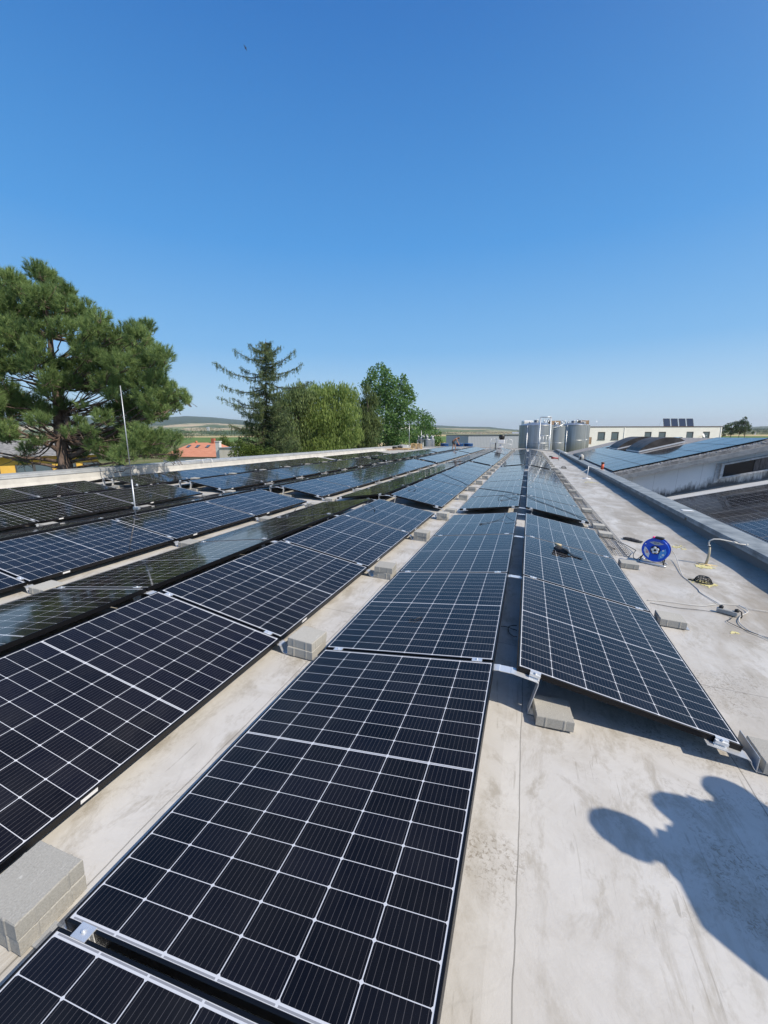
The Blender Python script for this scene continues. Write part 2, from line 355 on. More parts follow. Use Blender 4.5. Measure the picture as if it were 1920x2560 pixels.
# membrane, with shallow waves and a cove up the right-hand wall
xs_ = list(np.linspace(XL, 0, 57)) + list(np.linspace(.1, 2.60, 26)) + [2.66, 2.72, 2.78, 2.84, 2.90, 2.94, 2.968]
ys_ = list(np.linspace(YN, 14, 171)) + list(np.linspace(14.4, YF, 91))
mb = MB(); nx, ny = len(xs_), len(ys_)
def wavez(x, y):
    z = roofz(x)
    amp = .0035 if x > .2 else .0015
    z += amp*(math.sin(x*3.1+y*.7)+math.sin(y*1.9-x*1.3)+.6*math.sin(y*4.3+x*2.2)) - amp*1.5
    if x > 2.55: z += .06*((x-2.55)/.42)**2.2 + .004*math.sin(y*5.1)*min(1, (x-2.55)*6)
    return z
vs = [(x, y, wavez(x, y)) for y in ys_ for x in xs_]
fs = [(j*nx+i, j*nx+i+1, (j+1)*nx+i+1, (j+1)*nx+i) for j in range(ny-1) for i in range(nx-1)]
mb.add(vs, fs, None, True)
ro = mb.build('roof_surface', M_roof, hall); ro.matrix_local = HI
# dirty concrete upstand on the right, its metal capping, the left one and the far one
M_wallR = new_mat('upstand_membrane', (.2, .2, .2), .7); q = N(M_wallR); o = q.obj()
f1 = q.noise(q.scale(o, (1, 1, .35)), 5, 7, .7); sp_ = q.n('ShaderNodeSeparateXYZ'); q.l(o, sp_.inputs[0])
c = q.mix(q.ramp(f1, [(.3, 0.), (.7, 1.)]), (.03, .03, .026), (.12, .12, .11))
bs = q.ramp(q.math('ADD', q.math('MULTIPLY', sp_.outputs[2], 4.), q.math('MULTIPLY', f1, .6)), [(.0, 1.), (.35, 0.)])
q.l(q.mix(bs, c, (.15, .155, .16)), q.b.inputs['Base Color']); q.bump(f1, .3, .01)  # streaks aside, wall and foot tones darkened to deepen the parapet's shade
mb = MB(); mb.box(XR, 3.25, YN, YF+.3, -.42, -.035); o_ = mb.build('parapet', M_wallR, hall); o_.matrix_local = HI
mb = MB()
yy = YN
while yy < YF: mb.bbox(XR-.055, 3.33, yy+.002, min(yy+2.998, YF+.33), -.033, .006+.003*math.sin(yy), .004); mb.box(XR-.058, XR-.054, yy+.002, yy+2.9, -.075, -.033); yy += 3.0
o_ = mb.build('parapet_capping', M_cap, hall); o_.matrix_local = HI
M_wl = noisy('white_upstand', (.42, .41, .39), (.52, .51, .48), 2.5, .6, .3, .01)
M_wc = noisy('light_capping', (.36, .38, .40), (.48, .50, .52), 3, .5, .2, .004, metal=.2)
mb = MB()
pr = [(XL+.02, roofz(XL)-.02), (XL-.06, roofz(XL)+.10), (XL-.10, -.545), (XL-.5, -.545), (XL-.5, -1.6), (XL+.02, -1.6)]
mb.loft([[(x, y, z) for x, z in pr] for y in np.linspace(YN-6, YF+.3, 40)]); o_ = mb.build('parapet', M_wl, hall); o_.matrix_local = HI
mb = MB(); yy = YN-6
while yy < YF: mb.bbox(XL-.53, XL-.07, yy+.002, min(yy+3.998, YF+.3), -.543, -.50+.003*math.sin(yy*3), .004); mb.box(XL-.072, XL-.066, yy+.002, min(yy+3.99, YF+.3), -.60, -.544); yy += 4.0
o_ = mb.build('parapet_capping', M_wc, hall); o_.matrix_local = HI
mb = MB()
for a, b in zip(np.linspace(XL, XR, 9)[:-1], np.linspace(XL, XR, 9)[1:]):
    za, zb = roofz(a), roofz(b)
    mb.add([(a, YF, za-.3), (b, YF, zb-.3), (b, YF+.3, zb-.3), (a, YF+.3, za-.3), (a, YF, za+.14), (b, YF, zb+.14), (b, YF+.3, zb+.14), (a, YF+.3, za+.14)],
           [(0, 1, 5, 4), (3, 7, 6, 2), (4, 5, 6, 7), (0, 3, 2, 1)])
o_ = mb.build('parapet', M_wl, hall); o_.matrix_local = HI
M_render = noisy('grey_render', (.34, .34, .33), (.42, .42, .41), 3, .85, .2, .01)
mb = MB(); mb.box(XL-.48, 3.24, YN-5.9, YF+.28, -7.4, -1.2); o_ = mb.build('wall', M_render, hall); o_.matrix_local = HI
# patches of old foam and sealant on the membrane
M_foam = noisy('yellow_sealant', (.50, .45, .16), (.72, .66, .38), 30, .8, .5, .004)
def smear(px, py, sx_, sy_, n, mat=M_foam, name='sealant_patch', lab='yellow sealant smears on the grey membrane', sc=1.):
    P = onroof(px, py); mb = MB()
    for k in range(n):
        a = random.uniform(0, 6.28); r = abs(random.gauss(.6, .35)); x = P.x+sx_*r*math.cos(a); y = P.y+sy_*r*math.sin(a)
        z = wavez(x, y)+.0045; w = sc*random.uniform(.006, .02); h = sc*random.uniform(.006, .05); t = random.uniform(0, 3)
        pts = []
        for j in range(9):
            b = j/9*6.283; rr = random.uniform(.7, 1.2); dx = w*rr*math.cos(b); dy = h*rr*math.sin(b)
            pts.append((x+dx*math.cos(t)-dy*math.sin(t), y+dx*math.sin(t)+dy*math.cos(t)))
        mb.loft([[(u-P.x, v-P.y, z-P.z-.004) for u, v in pts], [(u-P.x, v-P.y, z-P.z+.001) for u, v in pts]])
    mb.build(name, mat, None, frame_at(P), label=lab, cat='sealant')

# ------------------------------------------------------------------ solar panels
fr = MB(); e = .010; H = .035
fr.bbox(0, e, 0, PL, -H, 0, .0015); fr.bbox(PW-e, PW, 0, PL, -H, 0, .0015)
fr.bbox(e, PW-e, 0, e, -H, 0, .0015); fr.bbox(e, PW-e, PL-e, PL, -H, 0, .0015)
fr.box(e, e+.02, e, PL-e, -H, -H+.002); fr.box(PW-e-.02, PW-e, e, PL-e, -H, -H+.002)
me_frame = fr.mesh('frame', M_frame)
me_glass = bpy.data.meshes.new('glass')
me_glass.from_pydata([(e-.001, e-.001, -.002), (PW-e+.001, e-.001, -.002), (PW-e+.001, PL-e+.001, -.002), (e-.001, PL-e+.001, -.002)], [], [(0, 1, 2, 3)])
uvl = me_glass.uv_layers.new(name='UVMap')
for i, lp in enumerate(me_glass.loops): uvl.data[i].uv = me_glass.vertices[lp.vertex_index].co[:2]
me_glass.materials.append(M_cell)
bk = MB(); bk.box(e, PW-e, e, PL-e, -.008, -.004)
for yy in (PL*.5-.5, PL*.5, PL*.5+.5): bk.box(PW*.5-.03, PW*.5+.03, yy-.04, yy+.04, -.024, -.0085)
me_back = bk.mesh('backsheet', M_back)
st_ = MB(); st_.box(PW+.0002, PW+.0012, .30, .37, -.026, -.008); me_stick = st_.mesh('sticker', M_label)
def make_panel(M, label, stick=True, group='solar panels in long rows on the flat roof'):
    o = empty('solar_module', M, label, 'solar panel', group)
    link_mesh('frame', me_frame, o); link_mesh('glass', me_glass, o); link_mesh('backsheet', me_back, o)
    if stick: link_mesh('sticker', me_stick, o)
    return o
ROWS = [('R', 0, 1), ('C', 0, -1), ('L', -1, 1), ('M', -1, -1), ('N', -2, 1), ('N2', -2, -1), ('O', -3, 1), ('O2', -3, -1), ('P', -4, 1), ('P2', -4, -1)]
ROWW = ['rightmost', 'second', 'third', 'fourth', 'fifth', 'sixth', 'seventh', 'eighth', 'ninth', 'tenth']
SEGS = [('nearest section', Y0, 4), ('second section', Y0+4*PIT+GAP, 7), ('third section', Y0+11*PIT+2*GAP, 7), ('farthest section', Y0+18*PIT+3*GAP, 7)]
def zhl(k, side):
    xh = k*T+side*G; xl = k*T+side*(G+WID)
    return xh, xl, crown(xh), -PW*math.sin(TH)+crown(xl)
present = {}
for ri, (rn, k, side) in enumerate(ROWS):
    xh, xl, zh, zl = zhl(k, side); th = math.asin((zh-zl)/PW)
    for si, (sn, ys, n) in enumerate(SEGS):
        rng_i = range(n)
        if si == 0: rng_i = range(1 if rn == 'R' else -1, n)
        if rn == 'P2' and si in (0, 2, 3): continue
        if rn == 'P' and si == 3: continue
        if rn == 'P' and si == 2: rng_i = range(5)
        for c_, i in enumerate(rng_i):
            y = ys+i*PIT
            jx, jz, ja = random.uniform(-.002, .002), random.uniform(-.0015, .0015), random.uniform(-.0012, .0012)
            if side > 0: M = RW @ Tm(xh+jx, y, zh+jz) @ Rm(ja) @ Rm(th, 'Y')
            else: M = RW @ Tm(xh+jx, y+PL, zh+jz) @ Rm(math.pi+ja) @ Rm(th, 'Y')
            w = ROWW[ri] if ri == 0 else ROWW[ri]+' from right'
            make_panel(M, f'solar panel, {ORD[c_]} from the front of the {sn}, row {w}', stick=si < 2)
            present[(rn, si, i)] = M
# brackets ------------------------------------------------------------
def ridge_meshes(k):
    dz = crown(k*T)
    fz = roofz(k*T)-dz
    mbp = MB(); s_, c_ = math.sin(TH), math.cos(TH)
    def prof(sd_):
        def P(d, off): return (sd_*(G+d*c_+off*s_), -d*s_+off*c_-.0)
        a = P(-.03, -.0375); b = P(.115, -.0375); c2 = P(.127, -.043); d2 = P(.128, -.056)
        return [a, b, c2, d2, (sd_*(G+.085), fz+.030), (sd_*(G+.080), fz+.006), (sd_*(G+.14), fz+.003), (sd_*(G+.32), fz+.003)]
    rp = prof(1); lp_ = prof(-1)
    pts = lp_[::-1] + [(-.03, -.0345), (.0, -.034), (.03, -.0345)] + rp
    mbp.strip(pts, -.034, .034, .0035)
    for sd_ in (1, -1): mbp.strip([(sd_*(G+.02), -.034), (sd_*(G+.02), -.0335)], -.006, .006, .03) if False else None
    return mbp.mesh('bent_plate', M_alu)
def clamp_mesh():
    mb = MB()
    mb.strip([(-.019, .002), (.019, .002)], -.03, .03, .003)       # plate over both frames
    mb.box(-.007, -.004, -.03, .03, -.034, .001); mb.box(.004, .007, -.03, .03, -.034, .001)
    mb.cyl((0, 0, .0035), (0, 0, .009), .0065, n=10); mb.cyl((0, 0, .0105), (0, 0, .0085), .0035, n=6)
    mb.v = [(y, x, z) for x, y, z in mb.v]
    return mb.mesh('clamp', M_alu)
def end_clamp_mesh():
    mb = MB()
    mb.v = []
    mb.strip([(.010, .0025), (-.003, .0025), (-.003, -.034), (-.018, -.034)], -.03, .03, .003)
    mb.strip([(-.003, -.008), (-.014, -.008), (-.014, -.022), (-.003, -.022)], -.03, .03, .002)
    mb.cyl((-.008, 0, -.0065), (-.008, 0, .006), .006, n=10)
    mb.v = [(y, x, z) for x, y, z in mb.v]
    return mb.mesh('clamp', M_alu)
me_clamp = clamp_mesh(); me_eclamp = end_clamp_mesh()
def low_plate(k, side):
    xh, xl, zh, zl = zhl(k, side); s_, c_ = math.sin(TH), math.cos(TH); f = roofz(xl)-zl
    mb = MB()   # origin at frame low edge top, +x outwards
    mb.strip([(-.17, .17*math.tan(TH)-.038), (.006, -.038), (.022, -.046), (.026, -.060), (.040, f+.014), (.052, f+.004), (.30, f+.003)], -.035, .035, .003)
    return mb.mesh('tray', M_alud)
def tray_flange():
    mb = MB(); mb.box(.050, .053, -.035, .175, -.098, -.015); return mb
low_me = {}; ridge_me = {}
def has(rn, si, i): return (rn, si, i) in present
for kk in range(0, -5, -1):
    rR, rL = {0: ('R', 'C'), -1: ('L', 'M'), -2: ('N', 'N2'), -3: ('O', 'O2'), -4: ('P', 'P2')}[kk]
    ridge_me[kk] = ridge_meshes(kk)
    for si, (sn, ys, n) in enumerate(SEGS):
        for i in range(-1, n+1):
            h1 = has(rR, si, i) or has(rR, si, i-1); h2 = has(rL, si, i) or has(rL, si, i-1)
            if not (h1 or h2): continue
            if kk < -2 and si > 0 and i not in (0,): 
                if si > 1: continue
            y = ys+i*PIT-(PIT-PL)/2
            if i == 0 and si > 0: y += .014
            o = empty('ridge_bracket', RW @ Tm(kk*T, y, crown(kk*T)), f'bent aluminium bracket, joint {ORD[i+1]} of the {sn}, ridge {ORD[-kk]} from the right', 'bracket', 'brackets joining high panel edges')
            link_mesh('bent_plate', ridge_me[kk], o)
            for sd_, rn in ((1, rR), (-1, rL)):
                a, b = has(rn, si, i), has(rn, si, i-1)
                if not (a or b): continue
                x = sd_*(G+.10*math.cos(TH)); z = -.10*math.sin(TH)
                mm = Tm(x, 0, z) @ Rm(sd_*TH, 'Y')
                if a and b: link_mesh('clamp', me_clamp, o, mm)
                elif a: link_mesh('clamp', me_eclamp, o, mm)
                else: link_mesh('clamp', me_eclamp, o, mm @ Rm(math.pi))
for ri, (rn, k, side) in enumerate(ROWS):
    if rn in ('N2', 'O2', 'P2'): continue
    xh, xl, zh, zl = zhl(k, side); pm = low_plate(k, side)
    for si, (sn, ys, n) in enumerate(SEGS):
        for i in range(-1, n+1):
            a, b = has(rn, si, i), has(rn, si, i-1)
            if not (a or b): continue
            if si == 3 and rn in ('O', 'P', 'M'): continue
            y = ys+i*PIT-(PIT-PL)/2
            w = ROWW[ri] if ri == 0 else ROWW[ri]+' from right'
            M = RW @ Tm(xl, y, zl) @ (Rm(0) if side > 0 else Rm(math.pi))
            o = empty('valley_bracket', M, f'aluminium foot tray, joint {ORD[i+1]} of the {sn}, low edge, row {w}', 'bracket', 'foot brackets under low panel edges')
            link_mesh('tray', pm, o)
            if rn == 'R' and si == 0 and i == 1: tray_flange().build('flange', M_alud, o)
            mm = Tm(-.10*math.cos(TH), 0, .10*math.sin(TH)) @ Rm(TH, 'Y')
            fl = side < 0
            if a and b: link_mesh('clamp', me_clamp, o, mm)
            elif (a and not fl) or (b and fl): link_mesh('clamp', me_eclamp, o, mm)
            else: link_mesh('clamp', me_eclamp, o, mm @ Rm(math.pi))
# paver blocks --------------------------------------------------------
def paver(w=.2, d=.2, h=.062, seed=0):
    rr = random.Random(seed); mb = MB(); n = 14
    # square outline with two nibs per side
    def side():
        pts = []
        for t in (0, .22, .24, .27, .29, .71, .73, .76, .78): pts.append((t, -.002 if t in (.24, .27, .73, .76) else 0))
        return pts
    loop = []
    for a in range(4):
        for t, o_ in side():
            x, y = t-.5, -.5
            x *= w; y = y*d + (o_ if True else 0)
            ca, sa = math.cos(a*math.pi/2), math.sin(a*math.pi/2)
            loop.append((x*ca-y*sa, x*sa+y*ca))
    jit = [(rr.uniform(-.0008, .0008), rr.uniform(-.0008, .0008)) for _ in loop]
    def ring(z, s): return [((x+j[0])*s, (y+j[1])*s, z) for (x, y), j in zip(loop, jit)]
    mb.loft([ring(0, .99), ring(.003, 1), ring(h-.004, 1), ring(h, .975)])
    return mb.mesh('concrete_block', M_pav)
pav = [paver(seed=s) for s in range(4)]
def block(x, y, z, rot, label, seed, group='grey concrete ballast blocks on the bracket trays'):
    o = bpy.data.objects.new('concrete_block', pav[seed % 4]); COL.objects.link(o)
    o.matrix_world = RW @ Tm(x, y, z) @ Rm(rot+(seed % 4)*math.pi/2); return tag(o, label, 'concrete block', group)
VX = {0: 'right of the rightmost row', 1: 'in the valley between second and third rows from right', 2: 'in the valley between fourth and fifth rows from right', 3: 'in the valley between sixth and seventh rows from right', 4: 'in the valley between eighth and ninth rows from right'}
bc = 0
for v, xc in ((1, -G-WID-VAL*.5), (2, -T-G-WID-VAL*.5), (3, -2*T-G-WID-VAL*.5), (4, -3*T-G-WID-VAL*.5)):
    for si, (sn, ys, n) in enumerate(SEGS):
        for i in range(0, n+1):
            if si == 3 and v > 2: continue
            y = ys+i*PIT+.055
            if si == 0 and i == 4: y -= .1
            x = xc - .005 + random.uniform(-.012, .012); z = roofz(x)+.006
            stack = 2 if v in (1, 4) else 1
            if si == 0 and i == 0 and v == 1: y -= .03
            if i == 0 and si > 0: stack = 1
            if v == 4 and si == 0: stack = 1
            for s_ in range(stack):
                wd = ('upper' if s_ else 'lower') if stack == 2 else 'single'
                block(x+random.uniform(-.004, .004)*s_, y+random.uniform(-.006, .006), z+s_*.0625, random.uniform(-.05, .05)*(1+s_),
                      f'{wd} block {VX[v]}, joint {ORD[i]}, {sn}', bc); bc += 1
for si, (sn, ys, n) in enumerate(SEGS):
    for i in range(0, n+1):
        if si == 0 and i < 1: continue
        y = ys+i*PIT+(.045 if si or i > 1 else .0); x = G+WID+.175
        if si == 0 and i == 1: y += .05; x += .0
        block(x+random.uniform(-.006, .006), y, roofz(x)+.008, random.uniform(-.03, .03), f'single block {VX[0]}, joint {ORD[i]}, {sn}', bc); bc += 1
# the block at the foot of the front ridge bracket, and those just inside the aisles
block(.282, 2.315, -HR+.006, .10, 'single block at the foot of the bracket under the front right panel', 3)
for k in range(0, -5, -1):
    for si in (1,):
        block(k*T+.27, SEGS[si][1]+.09, roofz(k*T+.27)+.006, random.uniform(-.1, .1), f'single block under the front edge of the second section, ridge {ORD[-k]} from right', bc); bc += 1

# ------------------------------------------------------------------ small things on the roof
def cable(name, pts, r, mat, label, cat='cable', ends=None, closed=False, sub=6, group=None):
    P = [Vector(p) for p in pts]; out = []
    for i in range(len(P)-1):
        a, b, c2, d = P[max(i-1, 0)], P[i], P[i+1], P[min(i+2, len(P)-1)]
        for s_ in range(sub):
            t = s_/sub
            out.append(.5*((2*b)+(-a+c2)*t+(2*a-5*b+4*c2-d)*t*t+(-a+3*b-3*c2+d)*t**3))
    out.append(P[-1]); base = out[0].copy()
    mb = MB(); mb.tube([p-base for p in out], r, 6)
    if ends:
        for e_, d_ in ((0, 1), (-1, -2)):
            if e_ not in ends: continue
            a = out[e_]-base; dr = (out[e_]-out[d_]).normalized(); mb.cyl(a, a+dr*.045, r*2.2, r*1.8, 8)
    return mb.build(name, mat, None, RW @ Tm(*base), label=label, cat=cat, group=group)
R_ = lambda px, py, h=.006: onroof(px, py, h)
C_ = lambda px, py, h=.006: onrow(px, py, 0, -1, h)
Q_ = lambda px, py, h=.006: onrow(px, py, 0, 1, h)
L_ = lambda px, py, h=.006: onrow(px, py, -1, 1, h)
M_ = lambda px, py, h=.006: onrow(px, py, -1, -1, h)
N_ = lambda px, py, h=.006: onrow(px, py, -2, 1, h)
# long black supply cable lying across the rows to the reel
pts = [L_(1102, 1182), L_(1130, 1195), L_(1150, 1203), L_(1168, 1211, .02), C_(1197, 1220), C_(1235, 1225), C_(1270, 1230), C_(1296, 1235, .01), Q_(1322, 1242, .01), Q_(1350, 1254), Q_(1400, 1272), Q_(1440, 1288), Q_(1470, 1298, .02), R_(1497, 1303, .07), R_(1522, 1325, .05), R_(1530, 1342, .01), R_(1545, 1354), R_(1562, 1361), R_(1590, 1376, .03)]
cable('power_cable', pts, .0055, M_black, 'long black cable lying across the panel rows to the blue reel', sub=5)
pts = [R_(1590, 1376, .03), R_(1584, 1384, .05), R_(1584, 1394, .04), R_(1592, 1398, .02), R_(1603, 1390, .06)]
cable('power_cable', pts, .005, M_black, 'short black cable loop at the left side of the blue reel')
pts = [R_(1680, 1377, .14), R_(1690, 1392, .05), R_(1705, 1436), R_(1722, 1452), R_(1745, 1473), R_(1752, 1482), R_(1790, 1505), R_(1800, 1511)]
cable('extension_cable', pts, .0050, M_wcable, 'white cable running from the blue reel to the grey socket strip')
pts = [R_(1618, 1500, .006), R_(1660, 1503), R_(1720, 1511), R_(1760, 1514), R_(1800, 1510), R_(1845, 1513), R_(1870, 1521), R_(1920, 1529), R_(1990, 1538)]
cable('extension_cable', pts, .0040, M_wcable, 'white cable running level past the socket strip to the parapet')
pts = [R_(1848, 1513, .012), R_(1870, 1528, .01), R_(1852, 1540), R_(1848, 1555), R_(1870, 1575), R_(1900, 1588), R_(1960, 1615)]
cable('extension_cable', pts, .0050, M_wcable, 'white cable curving right from the socket strip')
pts = [R_(1625, 1507), R_(1690, 1519), R_(1740, 1524), R_(1790, 1531), R_(1828, 1540), R_(1826, 1548), R_(1818, 1553), R_(1850, 1569), R_(1885, 1583), R_(1950, 1603)]
cable('power_cable', pts, .0028, M_black, 'thin dark cable snaking beside the grey socket strip')
pts = [C_(1268, 1300), C_(1275, 1290, .05), C_(1282, 1302, .03), C_(1288, 1308)]
def loops(name, f, P, lab, ends=(0, -1)): cable(name, [f(*p) for p in P], .0035, M_black, lab, 'cable', ends, sub=5, group='black panel leads lying on the glass')
loops('panel_lead', C_, [(1205, 1309), (1222, 1306), (1245, 1300), (1260, 1292, .04), (1262, 1280, .10), (1268, 1293, .05), (1290, 1305), (1288, 1313)], 'black lead standing in a peak on the second row, nearest section')
loops('panel_lead', C_, [(1246, 1249), (1246, 1243), (1254, 1239), (1266, 1241), (1276, 1246), (1288, 1249), (1294, 1246), (1290, 1242), (1278, 1244), (1266, 1249), (1256, 1250)], 'black lead in a figure eight on the second row, second section')
loops('panel_lead', L_, [(908, 1262), (914, 1255, .06), (925, 1262, .05), (934, 1268), (937, 1275)], 'black lead curled on the third row, nearest section')
loops('panel_lead', L_, [(1024, 1225), (1034, 1222, .03), (1040, 1222), (1036, 1226)], 'short black lead on the third row, second section')
loops('panel_lead', M_, [(738, 1275), (744, 1266, .06), (756, 1260, .10), (764, 1266, .05), (766, 1275), (772, 1262, .09), (778, 1259, .06), (782, 1268)], 'black lead looped on the fourth row, nearest section')
loops('panel_lead', C_, [(1022, 1551), (1029, 1547), (1036, 1550), (1043, 1546), (1055, 1543)], 'thin black lead curl on the second row, second panel', ())
loops('panel_lead', lambda a, b, h=.02: onroof(a, b, h), [(1253, 1566), (1262, 1566), (1270, 1568), (1280, 1572), (1292, 1576)], 'black lead crossing the gap between the two right rows', ())
loops('panel_lead', lambda a, b, h=.02: onroof(a, b, h), [(1292, 1564, .06), (1280, 1564, .05), (1271, 1568, .03), (1272, 1580), (1282, 1590), (1292, 1592, .05)], 'black lead coil hanging in the gap between the two right rows', ())
loops('panel_lead', R_, [(1517, 1366), (1527, 1367), (1534, 1371)], 'short black lead end lying on the membrane beside the rightmost row', (-1,))
# lead curls on far rows
loops('panel_lead', N_, [(250, 1275), (258, 1262, .10), (262, 1255, .12), (266, 1262, .1), (256, 1268, .05), (246, 1268)], 'black lead loop above the fifth row by the lightning rod')
# cable reel ------------------------------------------------------------
P = onroof(1632, 1410); RX = frame_at(P, rad(-24))
reel = empty('cable_reel', RX, 'round blue cable reel with white sockets standing on a bent tube foot', 'cable reel')
M_blue = new_mat('blue_plastic', (.010, .09, .62), .25, 0, .5); M_dblue = new_mat('dark_blue_plastic', (.004, .03, .32), .3)
M_skyb = new_mat('light_blue_print', (.08, .33, .75), .35); M_wht = new_mat('white_plastic', (.75, .75, .75), .35); M_grey = new_mat('grey_print', (.45, .46, .50), .5)
M_red = new_mat('red_print', (.75, .06, .05), .4); M_pink = new_mat('pink_plastic', (.8, .05, .25), .4)
CZ = .195; RR = .155
tiltM = Tm(0, 0, CZ) @ Rm(rad(90-4), 'X')                           # disc axis along -y, leaning back a little
def disc(prof, n=48):
    mb = MB(); mb.lathe(prof, n, tiltM); return mb
disc([(.02, -.012), (.04, .006), (.07, .008), (.135, .010), (.148, .016), (RR, .014), (RR+.003, .006), (RR, -.004), (.147, -.004), (.02, -.014)]).build('front_disc', M_blue, reel)
disc([(.02, -.13), (RR-.004, -.13), (RR, -.135), (RR-.004, -.14), (.02, -.14)]).build('rear_disc', M_dblue, reel)
disc([(.05, -.128), (.10, -.128), (.10, -.006), (.05, -.006)], 32).build('cable_drum', M_black, reel)
hub = disc([(.0005, .0105), (.0005, .024), (.050, .024), (.056, .018), (.056, .0105)], 32).build('hub', M_black, reel)
for a in (100, 172, 244, 316, 28):
    c_ = Vector((.030*math.cos(rad(a)), .030*math.sin(rad(a)), .0)); mb = MB()
    mb.lathe([(.0005, .0245), (.017, .0245), (.0175, .036), (.015, .039), (.0005, .039)], 20, tiltM @ Tm(c_.x, c_.y, 0)); mb.build('socket', M_wht, hub)
def plate(pts, z, mat, name, par, t=.0012):
    mb = MB(); mb.loft([[(x, y, z) for x, y in pts], [(x, y, z+t) for x, y in pts]], tiltM); return mb.build(name, mat, par)
plate([(-.082, .092), (-.03, .112), (.03, .112), (.082, .092), (.02, .068), (-.02, .068)], .0108, M_grey, 'badge', reel)
plate([(-.125, .022), (-.128, -.03), (-.10, -.085), (-.06, -.118), (-.055, -.06), (-.075, -.022), (-.11, .018)], .0108, M_wht, 'badge', reel)
plate([(.125, .0), (.112, .04), (.05, -.01), (.048, -.115), (.10, -.085), (.124, -.03)], .0108, M_skyb, 'badge', reel)
for (x, y) in ((-.100, -.018), (-.092, -.034), (-.082, -.05), (-.096, -.05), (-.078, -.032)): plate([(x-.006, y-.004), (x+.004, y-.006), (x+.007, y+.004), (x-.003, y+.006)], .0122, M_red, 'red_mark', reel)
for (x, y, r) in ((.088, .01, .012), (.095, -.045, .014), (.075, -.075, .008)): plate([(x+r*math.cos(t*.7854), y+r*math.sin(t*.7854)) for t in range(8)], .0122, M_wht, 'white_mark', reel)
plate([(-.118+.008*math.cos(t*.7854), .062+.008*math.sin(t*.7854)) for t in range(8)], .017, M_wht, 'crank_pin', reel, .01)
tc = bpy.data.curves.new('txt', 'FONT'); tc.body = '50 m'; tc.size = .030; tc.align_x = 'CENTER'; tc.extrude = .0006
to = bpy.data.objects.new('txt', tc); COL.objects.link(to); dg = bpy.context.evaluated_depsgraph_get()
tm = bpy.data.meshes.new_from_object(to.evaluated_get(dg)); bpy.data.objects.remove(to); tm.materials.clear(); tm.materials.append(M_black)
link_mesh('lettering', tm, reel, tiltM @ Tm(0, .084, .0128))
mb = MB()
mb.tube([(-.155, -.04, .012), (-.12, -.045, .011), (.12, -.045, .011), (.155, -.04, .011)], .011, 10)
mb.tube([(-.155, -.04, .012), (-.175, .0, .012), (-.165, .09, .012), (-.12, .15, .012), (.1, .15, .012), (.15, .09, .012)], .010, 8)
mb.build('foot_tube', M_galv, reel)
mb = MB(); mb.tube([(.13, -.042, .012), (.11, -.01, .06), (.02, .03, CZ)], .008, 8); mb.tube([(-.16, .0, .012), (-.14, .04, .08), (-.02, .08, CZ)], .008, 8)
mb.tube([(-.10, .15, .012), (-.09, .155, .30), (0, .155, .34), (.09, .155, .30), (.10, .15, .012)], .008, 8); mb.build('frame_tube', M_black, reel)
# handset on top of the reel
ph = RX @ Tm(.005, -.02, CZ+RR+.003)
dev = empty('radio', ph, 'small black handheld device with a pink end lying on the blue reel', 'device')
mb = MB(); mb.bbox(-.03, .07, -.03, .035, 0, .028, .008); mb.build('body', M_black, dev)
mb = MB(); mb.bbox(-.058, -.031, -.026, .03, .002, .024, .007); mb.build('grip', M_pink, dev)
# work gloves / knee pads left of the reel
P = onroof(1580, 1350); gm = frame_at(P, rad(-12))
M_dgrey = noisy('dark_grey_cloth', (.025, .025, .027), (.06, .06, .065), 30, .8, .4, .003)
kp = empty('knee_pads', gm, 'pair of dark grey foam pads lying flat left of the blue reel', 'pads')
for nme, ox, oy, oz, ro_, sx_ in (('pad', -.05, .02, .004, .15, 1), ('pad', .045, -.035, .001, -.35, 1.1)):
    mb = MB(); lo = [(-.09, -.035), (-.05, -.055), (.06, -.05), (.10, -.02), (.09, .04), (.0, .055), (-.08, .04)]
    mb.loft([[(x*sx_, y, z) for x, y in lo] for z in (0, .014)]); mb.loft([[(x*.6-.01, y*.6, z) for x, y in lo] for z in (.0145, .024)])
    mb.v = [tuple(Tm(ox, oy, oz) @ Rm(ro_) @ Vector(v)) for v in mb.v]; mb.build(nme, M_dgrey, kp)
# drain dome
M_drain = new_mat('black_plastic', (.014, .014, .013), .45)
def drain(px, py, R0, lab):
    P = onroof(px, py); d = empty('drain_guard', frame_at(P), lab, 'drain guard', 'domed roof drain guards')
    mb = MB(); mb.lathe([(R0*.98, .003), (R0, .006), (R0*.9, .013), (R0*.8, .013), (R0*.8, .003)], 32, None, False); mb.tube([(-R0*1.5, 0, .008), (-R0*.9, 0, .012)], .010, 8); mb.build('rim', M_drain, d)
    mb = MB()
    for k in range(18):
        a = k/18*6.283; mb.tube([(R0*.86*math.cos(a), R0*.86*math.sin(a), .01), (R0*.72*math.cos(a), R0*.72*math.sin(a), R0*.45), (R0*.5*math.cos(a), R0*.5*math.sin(a), R0*.66), (R0*.2*math.cos(a), R0*.2*math.sin(a), R0*.70)], .0035, 6)
    for rr, zz in ((.79, .26), (.72, .45), (.5, .66), (.2, .70)): mb.tube([(R0*rr*math.cos(t/20*6.283), R0*rr*math.sin(t/20*6.283), R0*zz) for t in range(20)], .003, 6, closed=True)
    mb.build('cage', M_drain, d)
drain(1757, 1455, .10, 'black domed drain guard in the puddle stain near the curved pipe'); drain(1409, 1171, .16, 'small far black drain guard on the walkway near the far end')
smear(1757, 1458, .13, .11, 60, lab='ring of yellow sealant smears round the near drain guard')
